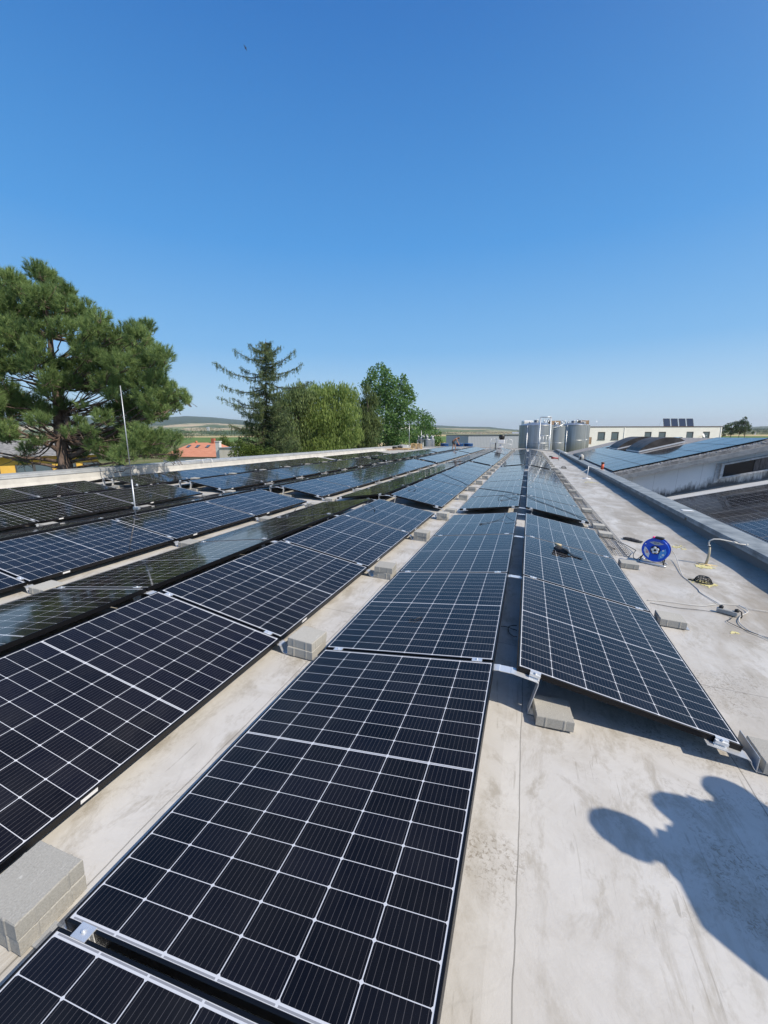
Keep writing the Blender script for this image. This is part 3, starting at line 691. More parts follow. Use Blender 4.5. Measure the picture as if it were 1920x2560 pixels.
smear(1765, 1418, .09, .06, 30, sc=1.4, lab='pale yellow foam crumbs at the foot of the curved pipe'); smear(1697, 1366, .12, .12, 14, lab='yellow sealant flecks on the membrane beyond the blue reel'); smear(1672, 1378, .05, .06, 5, lab='few yellow flecks close to the right of the blue reel'); smear(1832, 1580, .03, .01, 4, lab='single short yellow streak near the right picture edge')
smear(1480, 1206, .25, .3, 24, sc=1.6, lab='yellow sealant crumbs by the far white vent pipe')
# curved vent pipe
P = onroof(1764, 1411); vp = empty('curved_pipe', frame_at(P), 'beige pipe with bent white tube reaching to the right parapet', 'vent pipe')
M_beige = noisy('aged_pvc', (.38, .34, .25), (.50, .46, .36), 12, .6, .2, .003)
mb = MB(); mb.tube([(0, 0, 0), (.012, 0, .08), (.014, 0, .16), (.004, 0, .245)], [.016, .016, .015, .014], 12); mb.build('stem', M_beige, vp)
mb = MB(); mb.cyl((.004, 0, .245), (-.004, 0, .268), .013, .011, 12); mb.build('sleeve', M_black, vp)
mb = MB(); mb.tube([(-.004, 0, .266), (-.016, 0, .30), (-.010, 0, .335), (.03, 0, .36), (.10, .01, .365), (.22, .02, .35), (.34, .03, .325), (.42, .03, .325)], .0085, 10)
mb.cyl((-.006, 0, .262), (-.006, 0, .276), .017, .014, 12); mb.cyl((.25, .022, .346), (.30, .026, .336), .014, .013, 10); mb.cyl((.40, .03, .322), (.425, .03, .338), .010, .007, 8); mb.build('bent_tube', M_wcable, vp)
mb = MB(); lo = [(-.11, .01), (-.05, .035), (.02, .03), (.10, .0), (.13, -.02), (.05, -.04), (.02, -.085), (-.03, -.04)]
mb.loft([[(x, y, z) for x, y in lo] for z in (-.002, .006)]); mb.build('foam_collar', noisy('foam', (.55, .43, .24), (.68, .56, .34), 40, .85, .5, .004), vp)
P = onroof(1467, 1197); vp = empty('vent_pipe', frame_at(P), 'thin white pipe with side arm on a flat foot near the far drain', 'vent pipe')
mb = MB(); mb.lathe([(.16, 0), (.16, .02), (.05, .03), (.03, .05)], 20); mb.build('foot', M_wht, vp)
mb = MB(); mb.cyl((0, 0, .04), (.0, 0, .52), .016, n=10); mb.tube([(0, 0, .48), (.03, 0, .50), (.5, .05, .40), (.62, .05, .40)], .009, 8); mb.tube([(0, 0, .40), (-.45, -.1, .10)], .006, 6); mb.build('stem', M_wht, vp)
P = onroof(1396, 1151); vp = empty('vent_pipe', frame_at(P), 'thin grey goose-neck pipe far down the walkway at the parapet', 'vent pipe')
mb = MB(); mb.tube([(0, 0, 0), (0, 0, .5), (.1, 0, .62), (.3, 0, .6), (.7, 0, .45)], .025, 8); mb.build('stem', M_galv, vp)
# grinder
P = onroof(1385, 1147); gr = empty('angle_grinder', frame_at(P, .2), 'red and black power tool lying far down the walkway', 'power tool')
mb = MB(); mb.tube([(-.2, 0, .06), (0, 0, .07), (.35, 0, .05)], [.09, .06, .05], 12); mb.build('body', new_mat('dark_red', (.30, .02, .02), .4), gr)
mb = MB(); mb.cyl((-.25, 0, .10), (-.25, 0, .20), .13, .12, 16); mb.build('guard', M_black, gr)
# socket strip
P = onroof(1818, 1535); ss = empty('socket_strip', frame_at(P, rad(-24)), 'grey socket strip with two dark plugs lying on the membrane', 'socket strip')
M_lgrey = noisy('grey_plastic', (.30, .30, .29), (.42, .42, .40), 20, .6)
mb = MB(); mb.bbox(-.085, .075, -.024, .022, .0, .045, .006); mb.build('body', M_lgrey, ss)
for x in (-.055, .062):
    mb = MB(); mb.tube([(x, 0, .045), (x, 0, .058), (x+.014, 0, .068)], [.019, .018, .012], 12)
    if x > 0: mb.tube([(x+.01, 0, .062), (x+.035, 0, .055), (x+.045, -.01, .015), (x+.04, -.03, .004)], .006, 8)
    mb.build('plug', M_black, ss)
# tool pouch on the second panel of the rightmost row
P = onrow(1402, 1378, 0, 1, .001); pm_ = RW @ Tm(*P) @ Rm(TH, 'Y') @ Rm(rad(-22))
tp = empty('tool_pouch', pm_, 'black tool belt pouch with a beige roll lying on the rightmost row', 'tool pouch')
mb = MB(); lo = [(-.085, -.03), (-.03, -.05), (.05, -.04), (.10, -.02), (.06, .03), (-.06, .035)]
mb.loft([[(x, y, .001) for x, y in lo], [(x, y, .03) for x, y in lo], [(x*.8, y*.7, .05) for x, y in lo]]); mb.build('bag', M_dgrey, tp)
mb = MB(); mb.strip([(.02, .052), (.08, .040), (.13, .012), (.17, .004), (.20, .004)], -.05, -.005, .006); mb.strip([(.02, .03), (.09, .022), (.15, .004), (.26, .004)], -.035, .025, .005); mb.build('strap', M_black, tp)
mb = MB(); mb.cyl((-.10, .015, .062), (-.02, .03, .062), .017, n=16); mb.build('roll', noisy('tan_leather', (.45, .36, .22), (.62, .52, .36), 20, .6), tp)
# wire cable trays over the blocks by the walkway
M_wire = new_mat('dull_wire', (.16, .165, .17), .5, .4); yy = 6.35; kt = 0
while yy < 22:
    x0 = G+WID+.085; tr = empty('wire_cable_tray', RW @ Tm(x0, yy, roofz(1)+.006), f'galvanised wire mesh cable tray beside the rightmost row, {ORD[kt]} length from the front', 'cable tray', 'wire cable trays beside the walkway')
    mb = MB(); Lh = 2.3
    for xx, zz in ((0, .055), (0, .03), (0, .004), (.06, .004), (.12, .004), (.18, .004), (.22, .004), (.22, .03), (.22, .055)): mb.tube([(xx, 0, zz), (xx, Lh, zz)], .0034, 5)
    mb.build('wires', M_wire, tr); mb = MB()
    for k in range(24): mb.tube([(-.003, k*.1, .055), (-.003, k*.1, .0), (.223, k*.1, .0), (.223, k*.1, .055)], .0034, 5)
    mb.build('cross_wires', M_wire, tr); yy += 2.34; kt += 1
# lightning rod
b_ = Vector((-5.49, 4.47, -.20)); lr = empty('lightning_rod', frame_at(b_, 0, True), 'tall thin silver lightning rod rising from the ridge of the fifth row', 'lightning rod')
mb = MB(); mb.tube([(0, 0, -.12), (0, 0, .62)], .0105, 12); mb.tube([(0, 0, .62), (0, 0, 1.96)], [.0072, .0055], 10); mb.build('rod', M_alud, lr)
mb = MB(); mb.bbox(.012, .085, -.02, .02, .17, .205, .004); mb.bbox(-.022, .022, -.022, .022, .165, .21, .004); mb.build('clamp', M_galv, lr)
mb = MB(); mb.box(-.05, .05, -.05, .05, -.13, -.09); mb.build('foot', M_galv, lr)
# red post and small grey hood at the right parapet
P = Vector((3.2, 20.5, .0)); rp_ = empty('red_post', frame_at(P), 'short orange-red tube standing on the right parapet capping', 'post')
mb = MB(); mb.cyl((0, 0, .0), (0, 0, .26), .06, n=20); mb.build('tube', new_mat('orange_plastic', (.62, .10, .04), .5), rp_)
mb = MB(); mb.cyl((0, 0, .262), (0, 0, .34), .066, n=20); mb.build('cap', new_mat('dark_cap', (.12, .05, .035), .6), rp_)
P = Vector((3.2, 28.5, .0)); hd = empty('vent_hood', frame_at(P), 'pale rounded vent hood on the right parapet farther away', 'vent')
mb = MB(); mb.lathe([(.15, 0), (.15, .2), (.12, .3), (.05, .36), (.01, .37)], 20); mb.build('hood', M_wl, hd)
mb = MB(); mb.bbox(-.1, -.02, -.2, -.16, .02, .2, .01); mb.build('mouth', M_black, hd)
P = onY(1731, 1286, 9.62); mb = MB(); mb.bbox(-.10, .10, -.06, .06, 0, .012, .004)
mb.build('capping_joint', M_wht, None, RW @ Tm(3.12, 9.6, .010) @ Rm(.1), label='small white sheet patch lying on the right parapet capping', cat='metal patch')

# ------------------------------------------------------------------ shed-roofed building on the right
SX = RW @ Tm(5, 15, 0); SI = SX.inverted() @ RW
shed = empty('shed_roof_building', SX, 'concrete shed-roofed building with bluish stained wall beyond the right parapet', 'building')
def sp2(mb, name, mat, **kw): o = mb.build(name, mat, shed, **kw); o.matrix_local = SI; return o
def slab(x0, z0, x1, z1, y0, y1, t): return [(x0, y0, z0), (x1, y0, z1), (x1, y0, z1-t), (x0, y0, z0-t)], [(x0, y1, z0), (x1, y1, z1), (x1, y1, z1-t), (x0, y1, z0-t)]
SL1, SL2 = .308, .324
z1 = lambda x: -1.09+SL1*(x-5.89)
z2 = lambda x: .47+SL2*(x-5.64)
M_oldroof = noisy('old_fibre_cement', (.20, .19, .185), (.40, .385, .37), 6, .9, .6, .02)
mb = MB(); mb.loft(list(slab(3.34, z1(3.34), 14, z1(14), 3., 20.98, .3))); sp2(mb, 'lower_roof', M_oldroof)
mb = MB(); mb.loft(list(slab(3.36, z2(3.36), 9.4, z2(9.4), 20.6, 46, .16)))
mb.loft(list(slab(9.4, z2(9.4), 15, z2(9.4)-1.7, 20.6, 46, .16))); sp2(mb, 'upper_roof', M_oldroof)
M_bwall = new_mat('stained_white_wall', (.5, .5, .5), .8); q = N(M_bwall); o = q.obj(); sp_ = q.n('ShaderNodeSeparateXYZ'); q.l(o, sp_.inputs[0])
hgt = q.math('SUBTRACT', sp_.outputs[2], q.math('MULTIPLY', q.math('SUBTRACT', sp_.outputs[0], 5.89), .308))
f1 = q.noise(q.scale(o, (1, 1, .16)), 11, 8, .75); f2 = q.noise(q.scale(o, (1, 1, .5)), 2.2, 5, .6)
stn = q.ramp(q.math('ADD', q.math('MULTIPLY', q.math('ADD', hgt, 1.05), -.95), q.math('MULTIPLY', q.math('ADD', f1, f2), 1.0)), [(.58, 0.), (.92, 1.)])
c = q.mix(stn, q.mix(f2, (.66, .69, .72), (.78, .80, .82)), (.10, .105, .11))
pj_ = q.math('LESS_THAN', q.math('ABSOLUTE', q.math('SUBTRACT', q.math('MODULO', sp_.outputs[0], .85), .3)), .005)
q.l(q.mix(q.math('MULTIPLY', pj_, .5), c, (.15, .16, .17)), q.b.inputs['Base Color']); q.bump(f1, .2, .01)
mb = MB(); mb.loft([[(x, y, z) for x, z in ((3.36, -3), (3.36, z2(3.36)-.165), (9.4, z2(9.4)-.165), (14.9, z2(9.4)-1.86), (14.9, -3))] for y in (21.0, 45.8)]); sp2(mb, 'wall', M_bwall)
mb = MB(); mb.loft([[(x, y, z) for x, z in ((3.36, z2(3.36)-.34), (9.4, z2(9.4)-.34), (9.4, z2(9.4)-.14), (3.36, z2(3.36)-.14))] for y in (20.52, 20.596)]); sp2(mb, 'fascia', noisy('grey_fascia', (.22, .23, .235), (.34, .35, .36), 5, .8, .4, .01))
mb = MB()
for k in range(700):                                              # broken mortar along the verge
    x = random.uniform(3.4, 9.3); y = random.uniform(20.62, 21.0); s_ = random.uniform(.01, .035)
    mb.bbox(x-s_*2, x+s_*2, y-s_, y+s_, z2(x)-.01, z2(x)+random.uniform(.008, .03), .003)
sp2(mb, 'verge_mortar', noisy('verge_mortar', (.28, .27, .26), (.5, .49, .47), 20, .9))
# white ribbed flashing climbing the lower roof along the wall
mb = MB()
for j, yy in enumerate((20.10, 20.36, 20.62)):
    for (a, b, hh) in ((yy, yy+.14, .07),):
        mb.loft([[(x, y, z1(x)+h_) for y, h_ in ((a-.01, .004), (a+.02, hh), (b-.01, hh), (b+.03, .004))] for x in (3.36, 14)])
sp2(mb, 'ribbed_flashing', noisy('white_sheet_metal', (.60, .60, .60), (.72, .72, .71), 3, .45, .1, .003, stretch=(.2, 3, 1)))
mb = MB(); mb.loft([[(x, y, z1(x)+h_) for y, h_ in ((20.84, .02), (20.99, .10), (20.99, .0), (20.84, .0))] for x in (3.36, 14)]); sp2(mb, 'wall_gutter', M_conc)
# slanted window
def wbox(x0, x1, b0, b1, y0, y1): # box sheared with the slope: heights b measured above the wall foot line
    zz = lambda x, b: -1.03+.308*(x-5.89)+b
    return [[(x0, y, zz(x0, b0)), (x1, y, zz(x1, b0)), (x1, y, zz(x1, b1)), (x0, y, zz(x0, b1))] for y in (y0, y1)]
wx0, wx1, wb0, wb1 = 7.78, 8.80, .46, .97
mb = MB()
mb.loft(wbox(wx0-.09, wx1+1.3, wb1, wb1+.07, 20.800, 20.995)); mb.loft(wbox(wx0-.09, wx1+1.3, wb0-.07, wb0, 20.800, 20.995)); mb.loft(wbox(wx0-.09, wx0, wb0+.001, wb1-.001, 20.800, 20.995))
mb.loft(wbox(wx0-.22, wx0-.092, wb0-.2, wb1+.10, 20.930, 20.996))
wf = sp2(mb, 'window', noisy('weathered_white_paint', (.36, .37, .38), (.58, .58, .58), 9, .7, .3, .006))
mb = MB(); mb.loft(wbox(wx0+.001, wx1-.001, wb0+.001, wb1-.001, 20.900, 20.920)); mb.build('pane', new_mat('dark_pane', (.012, .012, .014), .15, 0, .5), wf)
mb = MB()
for k in range(7): mb.loft(wbox(wx1+.18*k, wx1+.175+.18*k, wb0-.06, wb1+.03, 20.860-.004*(k % 2), 20.900)) if k else mb.loft(wbox(wx1, wx1+.175, wb0+.001, wb1-.001, 20.870, 20.900))
sp2(mb, 'wooden_shutter', noisy('grey_boards', (.07, .06, .058), (.17, .15, .145), 5, .85, .4, .01, stretch=(6, 6, .8)))
# barrel rooflights
M_brown2 = noisy('brown_tinted_dome', (.045, .038, .034), (.11, .095, .085), 2, .6, .2, .01)
for j, (yc, x0, x1) in enumerate(((34.0, 6.1, 8.5), (27.9, 6.15, 8.35))):
    n = 14; P = []
    for t in range(n+1):
        u = t/n; x = x0+(x1-x0)*u; P.append((x, z2(x)+.13+.45*math.sin(math.pi*u)**.8))
    mb = MB(); mb.loft([[(x, y, z) for x, z in P] for y in (yc, yc+3.4)]); d = sp2(mb, 'rooflight', M_brown2)
    mb = MB(); mb.loft([[(x0, y, z2(x0)+.04), (x1, y, z2(x1)+.04), (x1, y, z2(x1)+.125), (x0, y, z2(x0)+.125)] for y in (yc-.04, yc+3.42)]); mb.build('kerb', M_wht, d)
# its solar arrays
rowp = (1.134+.02)
t1 = math.atan(SL1); t2 = math.atan(SL2)
for a in range(4):
    for b in range(6):
        x = 5.95-rowp*math.cos(t1)+a*rowp*math.cos(t1)+.01; y = 19.95-PL-.01-b*PIT
        M = RW @ Tm(x, y, z1(x)+.075) @ Rm(-t1, 'Y')
        make_panel(M, f'solar panel on the lower shed roof, column {ORD[a]} from the parapet, {ORD[b]} from the wall', False, 'solar panels on the shed roofs')
for a in range(5):
    for b in range(11):
        y = 21.1+b*PIT
        if a <= 2 and (y+PL > 27.8 and y < 31.4 or y+PL > 33.9 and y < 37.5): continue
        x = 9.25-rowp*math.cos(t2)*(a+1)
        M = RW @ Tm(x, y, z2(x)+.085) @ Rm(-t2, 'Y')
        make_panel(M, f'solar panel on the upper shed roof, column {ORD[a]} from the ridge, {ORD[b]} from the front', False, 'solar panels on the shed roofs')

# ------------------------------------------------------------------ land
HD = (RW.to_3x3() @ fwd); A0 = math.atan2(HD.x, HD.y)              # heading of the camera
GREEN = (.10, .17, .035)
def fieldmat(name, c1, c2, sc=.02, rough=.9, st=(1, 1, 1)):
    M = new_mat(name, c1, rough, 0, .1); q = N(M); o = q.scale(q.obj(), st)
    f = q.noise(o, sc, 8, .65); g2 = q.noise(o, sc*30, 4, .7)
    q.l(q.mix(q.math('MULTIPLY', g2, .5), q.ramp(f, [(.35, c1), (.65, c2)]), tuple(x*.7 for x in c1)), q.b.inputs['Base Color']); return M
M_ground = new_mat('farmland', (.3, .25, .12), .95, 0, .1); q = N(M_ground); o = q.obj()
v_ = q.n('ShaderNodeTexVoronoi'); q.l(q.scale(o, (.0011, .0042, 1)), v_.inputs['Vector']); v_.inputs['Scale'].default_value = 1.
sp_ = q.n('ShaderNodeSeparateXYZ'); q.l(v_.outputs['Color'], sp_.inputs[0])
q.l(q.mix(q.noise(o, .05, 5), q.ramp(sp_.outputs[0], [(0., (.46, .36, .19)), (.22, (.40, .33, .18)), (.26, (.11, .17, .05)), (.75, (.16, .20, .07)), (.8, (.33, .29, .17)), (1., (.07, .11, .03))]), (.25, .22, .12)), q.b.inputs['Base Color'])
def ring_sheet(name, rr0, rr1, a0, a1, dz, mat, wob=.0, seed=0, na=120):
    mb = MB(); vs = []
    for k in range(na+1):
        a = A0+a0+(a1-a0)*k/na
        for r in (rr0*(1+wob*math.sin(a*9+seed)), rr1*(1+wob*math.sin(a*7+seed*2))): vs.append((r*math.sin(a), r*math.cos(a), 0))
    mb.add(vs, [(2*k, 2*k+1, 2*k+3, 2*k+2) for k in range(na)])
    return mb.build(name, mat, None, Matrix.Translation((CW.x, CW.y, GZ+dz)), kind='structure')
mb = MB(); n = 64
for r0_, r1_ in ((0, 30), (30, 150), (150, 700), (700, 3000), (3000, 16000)):
    mb.add([(r*math.sin(t/n*6.2832), r*math.cos(t/n*6.2832), 0) for t in range(n) for r in (max(r0_, .01), r1_)], [(2*t, 2*t+1, (2*t+3) % (2*n), (2*t+2) % (2*n)) for t in range(n)])
mb.build('ground', M_ground, None, Matrix.Translation((CW.x, CW.y, GZ)), kind='structure')
M_crop = fieldmat('green_crop', (.10, .17, .04), (.17, .24, .07), .01, st=(1, .3, 1)); M_wheat = fieldmat('ripe_wheat', (.46, .36, .18), (.60, .48, .27), .012, st=(1, .3, 1))
M_grass = fieldmat('yard_grass', (.10, .13, .04), (.24, .22, .11), .12)
ring_sheet('field', 330, 760, rad(-75), rad(-2), .05, M_crop, .04, 1)
ring_sheet('field', 300, 780, rad(-2.5), rad(75), .055, M_crop, .03, 3)
ring_sheet('field', 110, 295, rad(-10), rad(75), .05, M_wheat, .03, 4)
ring_sheet('field', 800, 1150, rad(-75), rad(75), .05, M_wheat, .05, 5)
ring_sheet('grass', 40, 325, rad(-80), rad(-12), .06, M_grass, .03, 2)
# hills
SKY_ = [(-500, 46), (0, 44), (300, 38), (430, 38), (480, 41), (540, 38), (620, 30), (800, 24), (1000, 19), (1090, 17), (1150, 13.5), (1220, 12.5), (1245, 9), (1270, 7), (1300, 4.5), (1400, 3), (1600, 4), (1780, 7), (1890, 12), (1930, 13), (2300, 16), (3500, 16)]
def interp(tab, x):
    for (a, b), (c_, d) in zip(tab[:-1], tab[1:]):
        if x <= c_: return b+(d-b)*max(0, (x-a)/(c_-a))
    return tab[-1][1]
def az_px(a): return 960+F_PX*math.tan(a)
from mathutils import noise as mn
na, nr_ = 260, 46; mb = MB(); vs = []
for i in range(na):
    a = rad(-62+124*i/(na-1)); px = az_px(max(min(a, 1.2), -1.2)); sk = interp(SKY_, px); dist_c = 1/math.cos(a)
    for j in range(nr_):
        r = 1700+4300*(j/(nr_-1)); u = j/(nr_-1)
        rr = r*dist_c; Hh = sk/F_PX*6000
        prof = (u**1.5)*(1-.0*u); nz_ = mn.fractal(Vector((rr*math.sin(a)/900, rr*math.cos(a)/900, 0)), 1., 2., 5)
        h = Hh*prof*(1+.22*nz_*(1-u)) - (1-u)*3 + (0 if u < 1 else 0)
        if u > .93: h = Hh*min(1, prof)
        vs.append((rr*math.sin(a+A0), rr*math.cos(a+A0), h+7.2*u))
fs = [(i*nr_+j, i*nr_+j+1, (i+1)*nr_+j+1, (i+1)*nr_+j) for i in range(na-1) for j in range(nr_-1)]
mb.add(vs, fs, None, True)
M_hill = new_mat('hill_patchwork', (.1, .15, .06), .95, 0, .05); q = N(M_hill); o = q.obj(); sp0 = q.n('ShaderNodeSeparateXYZ'); q.l(o, sp0.inputs[0])
v_ = q.n('ShaderNodeTexVoronoi'); q.l(q.scale(o, (.0022, .0022, .004)), v_.inputs['Vector']); v_.inputs['Scale'].default_value = 1.4
sp_ = q.n('ShaderNodeSeparateXYZ'); q.l(v_.outputs['Color'], sp_.inputs[0])
fields = q.ramp(sp_.outputs[0], [(0., (.50, .40, .25)), (.2, (.44, .36, .23)), (.25, (.14, .20, .07)), (.52, (.18, .23, .09)), (.55, (.55, .46, .30)), (.72, (.05, .085, .03)), (1., (.09, .13, .04))])
vl = q.n('ShaderNodeVectorMath', operation='LENGTH'); q.l(o, vl.inputs[0])
wood = q.ramp(q.math('ADD', q.math('DIVIDE', vl.outputs['Value'], 8000.), q.math('MULTIPLY', q.noise(o, .0013, 6, .6), .5)), [(.80, 0.), (.84, 1.)])
hedge = q.ramp(q.noise(q.scale(o, (1, 1, 3)), .006, 6, .7), [(.56, 0.), (.60, .85)])
c = q.mix(hedge, fields, (.045, .075, .03)); c = q.mix(wood, c, (.035, .065, .03)); q.l(c, q.b.inputs['Base Color'])
mb.build('hills', M_hill, None, Matrix.Translation((CW.x, CW.y, GZ)), kind='structure')

# ------------------------------------------------------------------ foliage
def quads_mesh(name, V, mat, tri=False):
    n = len(V); k = 3 if tri else 4
    me = bpy.data.meshes.new(name); me.vertices.add(n*k); me.vertices.foreach_set('co', V.reshape(-1).astype(np.float32))
    me.loops.add(n*k); me.loops.foreach_set('vertex_index', np.arange(n*k, dtype=np.int32))
    me.polygons.add(n); me.polygons.foreach_set('loop_start', np.arange(0, n*k, k, dtype=np.int32)); me.polygons.foreach_set('loop_total', np.full(n, k, dtype=np.int32))
    me.materials.append(mat); me.update(calc_edges=True); me.validate(); return me
def unit(v): return v/np.maximum(np.linalg.norm(v, axis=-1, keepdims=True), 1e-9)
def leaves(cs, rs, n_per, size, hang=0., squash=.85, seed=0):
    r_ = np.random.default_rng(seed); out = []
    for c_, r in zip(cs, rs):
        n = max(12, int(n_per*(r*r)/(size*size)*6.5)); d = unit(r_.normal(size=(n, 3))); rad_ = r*(.25+.8*r_.random((n, 1))**.45)
        lump = 1+.28*np.sin(d[:, :1]*5+c_[0])*np.cos(d[:, 1:2]*4+c_[1]); p_ = np.array(c_)+d*rad_*lump*np.array([1, 1, squash])
        if hang: p_[:, 2] -= hang*r_.random(n)**2*r
        nn = unit(d*.8+r_.normal(size=(n, 3))*.9); a = unit(np.cross(nn, r_.normal(size=(n, 3)))); b = np.cross(nn, a)
        if hang: a = unit(a*.35+np.array([0, 0, -1.])); b = unit(np.cross(a, r_.normal(size=(n, 3))))
        s_ = size*(.6+.8*r_.random((n, 1))); l = s_*(1.9 if hang else 1.25); w = s_*(.42 if hang else .62)
        out.append(np.stack([p_-a*l*.5, p_+b*w*.5, p_+a*l*.5, p_-b*w*.5], 1))
    return np.concatenate(out)
def needles(cs, dirs, n, L, w, spread=.75, seed=0):
    r_ = np.random.default_rng(seed); m_ = len(cs); cs = np.repeat(cs, n, 0); dd = np.repeat(dirs, n, 0)
    d = unit(dd+r_.normal(size=cs.shape)*spread); l = L*(.6+.6*r_.random((len(cs), 1))); st_ = cs+dd*(r_.random((len(cs), 1))-.5)*L*1.3
    s_ = unit(np.cross(d, r_.normal(size=cs.shape)))*w; return np.stack([st_-s_, st_+s_, st_+d*l], 1)
VZ = Vector((0, 0, 1))
def limb(mb, a, b, r0_, r1_, sag=0., n=7, jit=.05):
    a, b = Vector(a), Vector(b); L = (b-a).length; pts = []; rs = []
    for i in range(n):
        t = i/(n-1); p = a.lerp(b, t)+VZ*sag*L*4*t*(1-t)
        if 0 < i < n-1: p += Vector((random.gauss(0, jit), random.gauss(0, jit), random.gauss(0, jit)))*L*.25
        pts.append(p); rs.append(r0_+(r1_-r0_)*t)
    mb.tube(pts, rs, 6); return pts
def ground_at(px, d):
    p = WD(px, 1088, d); return Vector((p.x, p.y, GZ))
CR = RW.to_3x3() @ right; CF = RW.to_3x3() @ fwd
def lobe_pts(lobes, ox, oy, sc, d, thick, seed, back=1.0):
    rr = random.Random(seed); out = []; rs = []
    for (x, y, r) in lobes:
        rm = r*sc/F_PX*d
        for b in range(1+int(back)):
            dd = rr.uniform(-thick, thick*.2) if b == 0 else rr.uniform(0, thick*1.2)
            jx = 0 if b == 0 else rr.uniform(-40, 40)
            p = WD(ox+(x+jx)*sc, oy+(y+(0 if b == 0 else 25))*sc, d+dd); out.append(p); rs.append(rm*(1 if b == 0 else .85))
    return out, rs
def broad_tree(name, lobes, tpx, d, thick, mat, bark, size, n_per, label, cat='tree', hang=0., ox=500, oy=820, sc=.3737, seed=1, tr=.18, group=None, back=1):
    base = ground_at(tpx, d); cs, rs = lobe_pts(lobes, ox, oy, sc, d, thick, seed, back)
    t = empty(name, Matrix.Translation(base), label, cat, group); mb = MB(); top = max(cs, key=lambda p: p.z)-base
    tp = []; n = 8
    for i in range(n): tp.append(Vector((top.x*(i/(n-1))**1.6*.8+random.gauss(0, .05), top.y*(i/(n-1))**1.6*.8, top.z*.93*i/(n-1))))
    mb.tube(tp, [tr*(1-.85*i/(n-1)) for i in range(n)], 9)
    for c_, r in zip(cs, rs):
        l = c_-base; k = min(n-2, max(1, int((l.z*.78)/(top.z)*n))); limb(mb, tp[k], l-VZ*r*.2, tr*.28, .01, .02)
    mb.build('trunk', bark, t)
    V = leaves([tuple(c_-base) for c_ in cs], rs, n_per, size, hang, seed=seed)
    link_mesh('crown', quads_mesh('crown', V, mat), t); return t
# big black pine -------------------------------------------------------
PL_ = [(310,130,80),(390,190,75),(80,200,85),(30,300,100),(200,260,90),(460,290,80),(540,280,55),(330,350,100),(140,420,110),(20,480,100),(250,480,110),(420,420,100),(560,400,75),(690,410,60),(640,500,80),(800,490,55),(740,570,75),(120,600,110),(330,600,80),(500,560,70),(20,700,100),(190,720,100),(280,740,80),(620,690,80),(760,660,90),(900,640,80),(1040,600,70),(1160,560,55),(1110,660,80),(980,720,90),(860,760,90),(700,790,90),(1190,740,70),(1290,790,75),(1230,860,90),(1100,830,100),(960,860,100),(800,880,100),(620,890,80),(500,880,80),(300,850,90),(150,860,90),(30,860,100),(1000,1000,100),(860,1020,100),(700,1030,90),(560,1010,70),(1120,1000,90),(1250,1000,90),(1320,1120,80),(1400,1080,60),(1480,1130,50),(1200,1140,100),(1080,1150,90),(900,1110,55),(1380,1190,60),(1250,1250,80),(1120,1270,90),(880,1240,80),(980,1200,80),(820,1290,60),(400,1080,80),(100,1150,90),(230,1190,90),(360,1240,70),(60,1260,90),(30,1060,90),(520,1180,50),(640,1190,35),(400,980,60),(1100,1420,80),(1250,1450,70),(1380,1470,60),(1180,1540,70),(1050,1500,75),(980,1600,70),(850,1560,80),(920,1450,75),(1280,1560,50),(720,1400,45),(180,1620,40),(80,1430,60),(300,1310,60),(10,1380,80),(1395,1595,40),(740,1500,55),(640,1560,60),(300,1480,45),(200,1530,45),
  (-120,400,120),(-150,650,130),(-140,900,130),(-160,1150,120),(-300,800,150),(-260,1100,140),(640,1330,40),(1010,1360,60),(540,1400,40)]
D_ = 15.5; base = ground_at(163, D_); pine = empty('pine_tree', Matrix.Translation(base), 'large spreading black pine with bare lower limbs behind the left parapet', 'tree')
cs, rs = lobe_pts(PL_, 0, 640, .3134, D_, 2.1, 5, 1)
cs, rs = cs, rs
def pz(zx, zy, dd=0): return WD(zx*.3134, 640+zy*.3134, D_+dd)-base
mb = MB(); tk = [pz(560, 2400), pz(545, 2000), pz(525, 1680), pz(480, 1450), pz(465, 1250), pz(450, 1050), pz(415, 850), pz(400, 650), pz(370, 420), pz(330, 200)]
mb.tube(tk, [.30, .27, .235, .20, .165, .14, .11, .08, .05, .02], 14)
tk2 = [pz(500, 1500, .1), pz(545, 1330, -.1), pz(500, 1180, .1), pz(470, 1080, .2)]; mb.tube([pz(530, 1600), *tk2], [.12, .13, .10, .08, .05], 10)
BL = [((500,1560),(130,1380),.10,-1.2),((500,1640),(-60,1560),.08,-.8),((495,1500),(250,1350),.07,-.5),((560,1600),(1010,1340),.11,-.6),((540,1560),(760,1500),.06,.3),((500,1380),(900,1130),.07,-.4),((540,1700),(1130,1600),.06,-.9),((500,1700),(240,1780),.07,-1.),((480,1690),(20,1600),.06,-1.),((500,1720),(150,1800),.05,.5),((470,1250),(60,1060),.06,-.6),((470,1200),(200,1000),.05,.5),((460,1350),(60,1290),.06,-1.),((520,1480),(800,1380),.05,-.5),((450,1000),(700,900),.05,-.3),((450,1050),(150,900),.05,-.6),((530,1740),(960,1720),.05,-.7),((520,1650),(350,1900),.05,-.3),((560,1500),(1350,1230),.07,-1.2),((560,1640),(1420,1580),.06,-1.3)]
ends = []
for (sx0, sy0), (ex, ey), r, dd in BL:
    P = limb(mb, pz(sx0, sy0), pz(ex, ey, dd), r, r*.3, random.uniform(-.03, .02), 9, .035)
    for k in range(9):                                            # dead twigs
        p = P[random.randint(2, 8)]; limb(mb, p, p+Vector((random.uniform(-.8, .8), random.uniform(-.8, .8), random.uniform(-.35, .45))), .016, .004, 0, 5, .12)
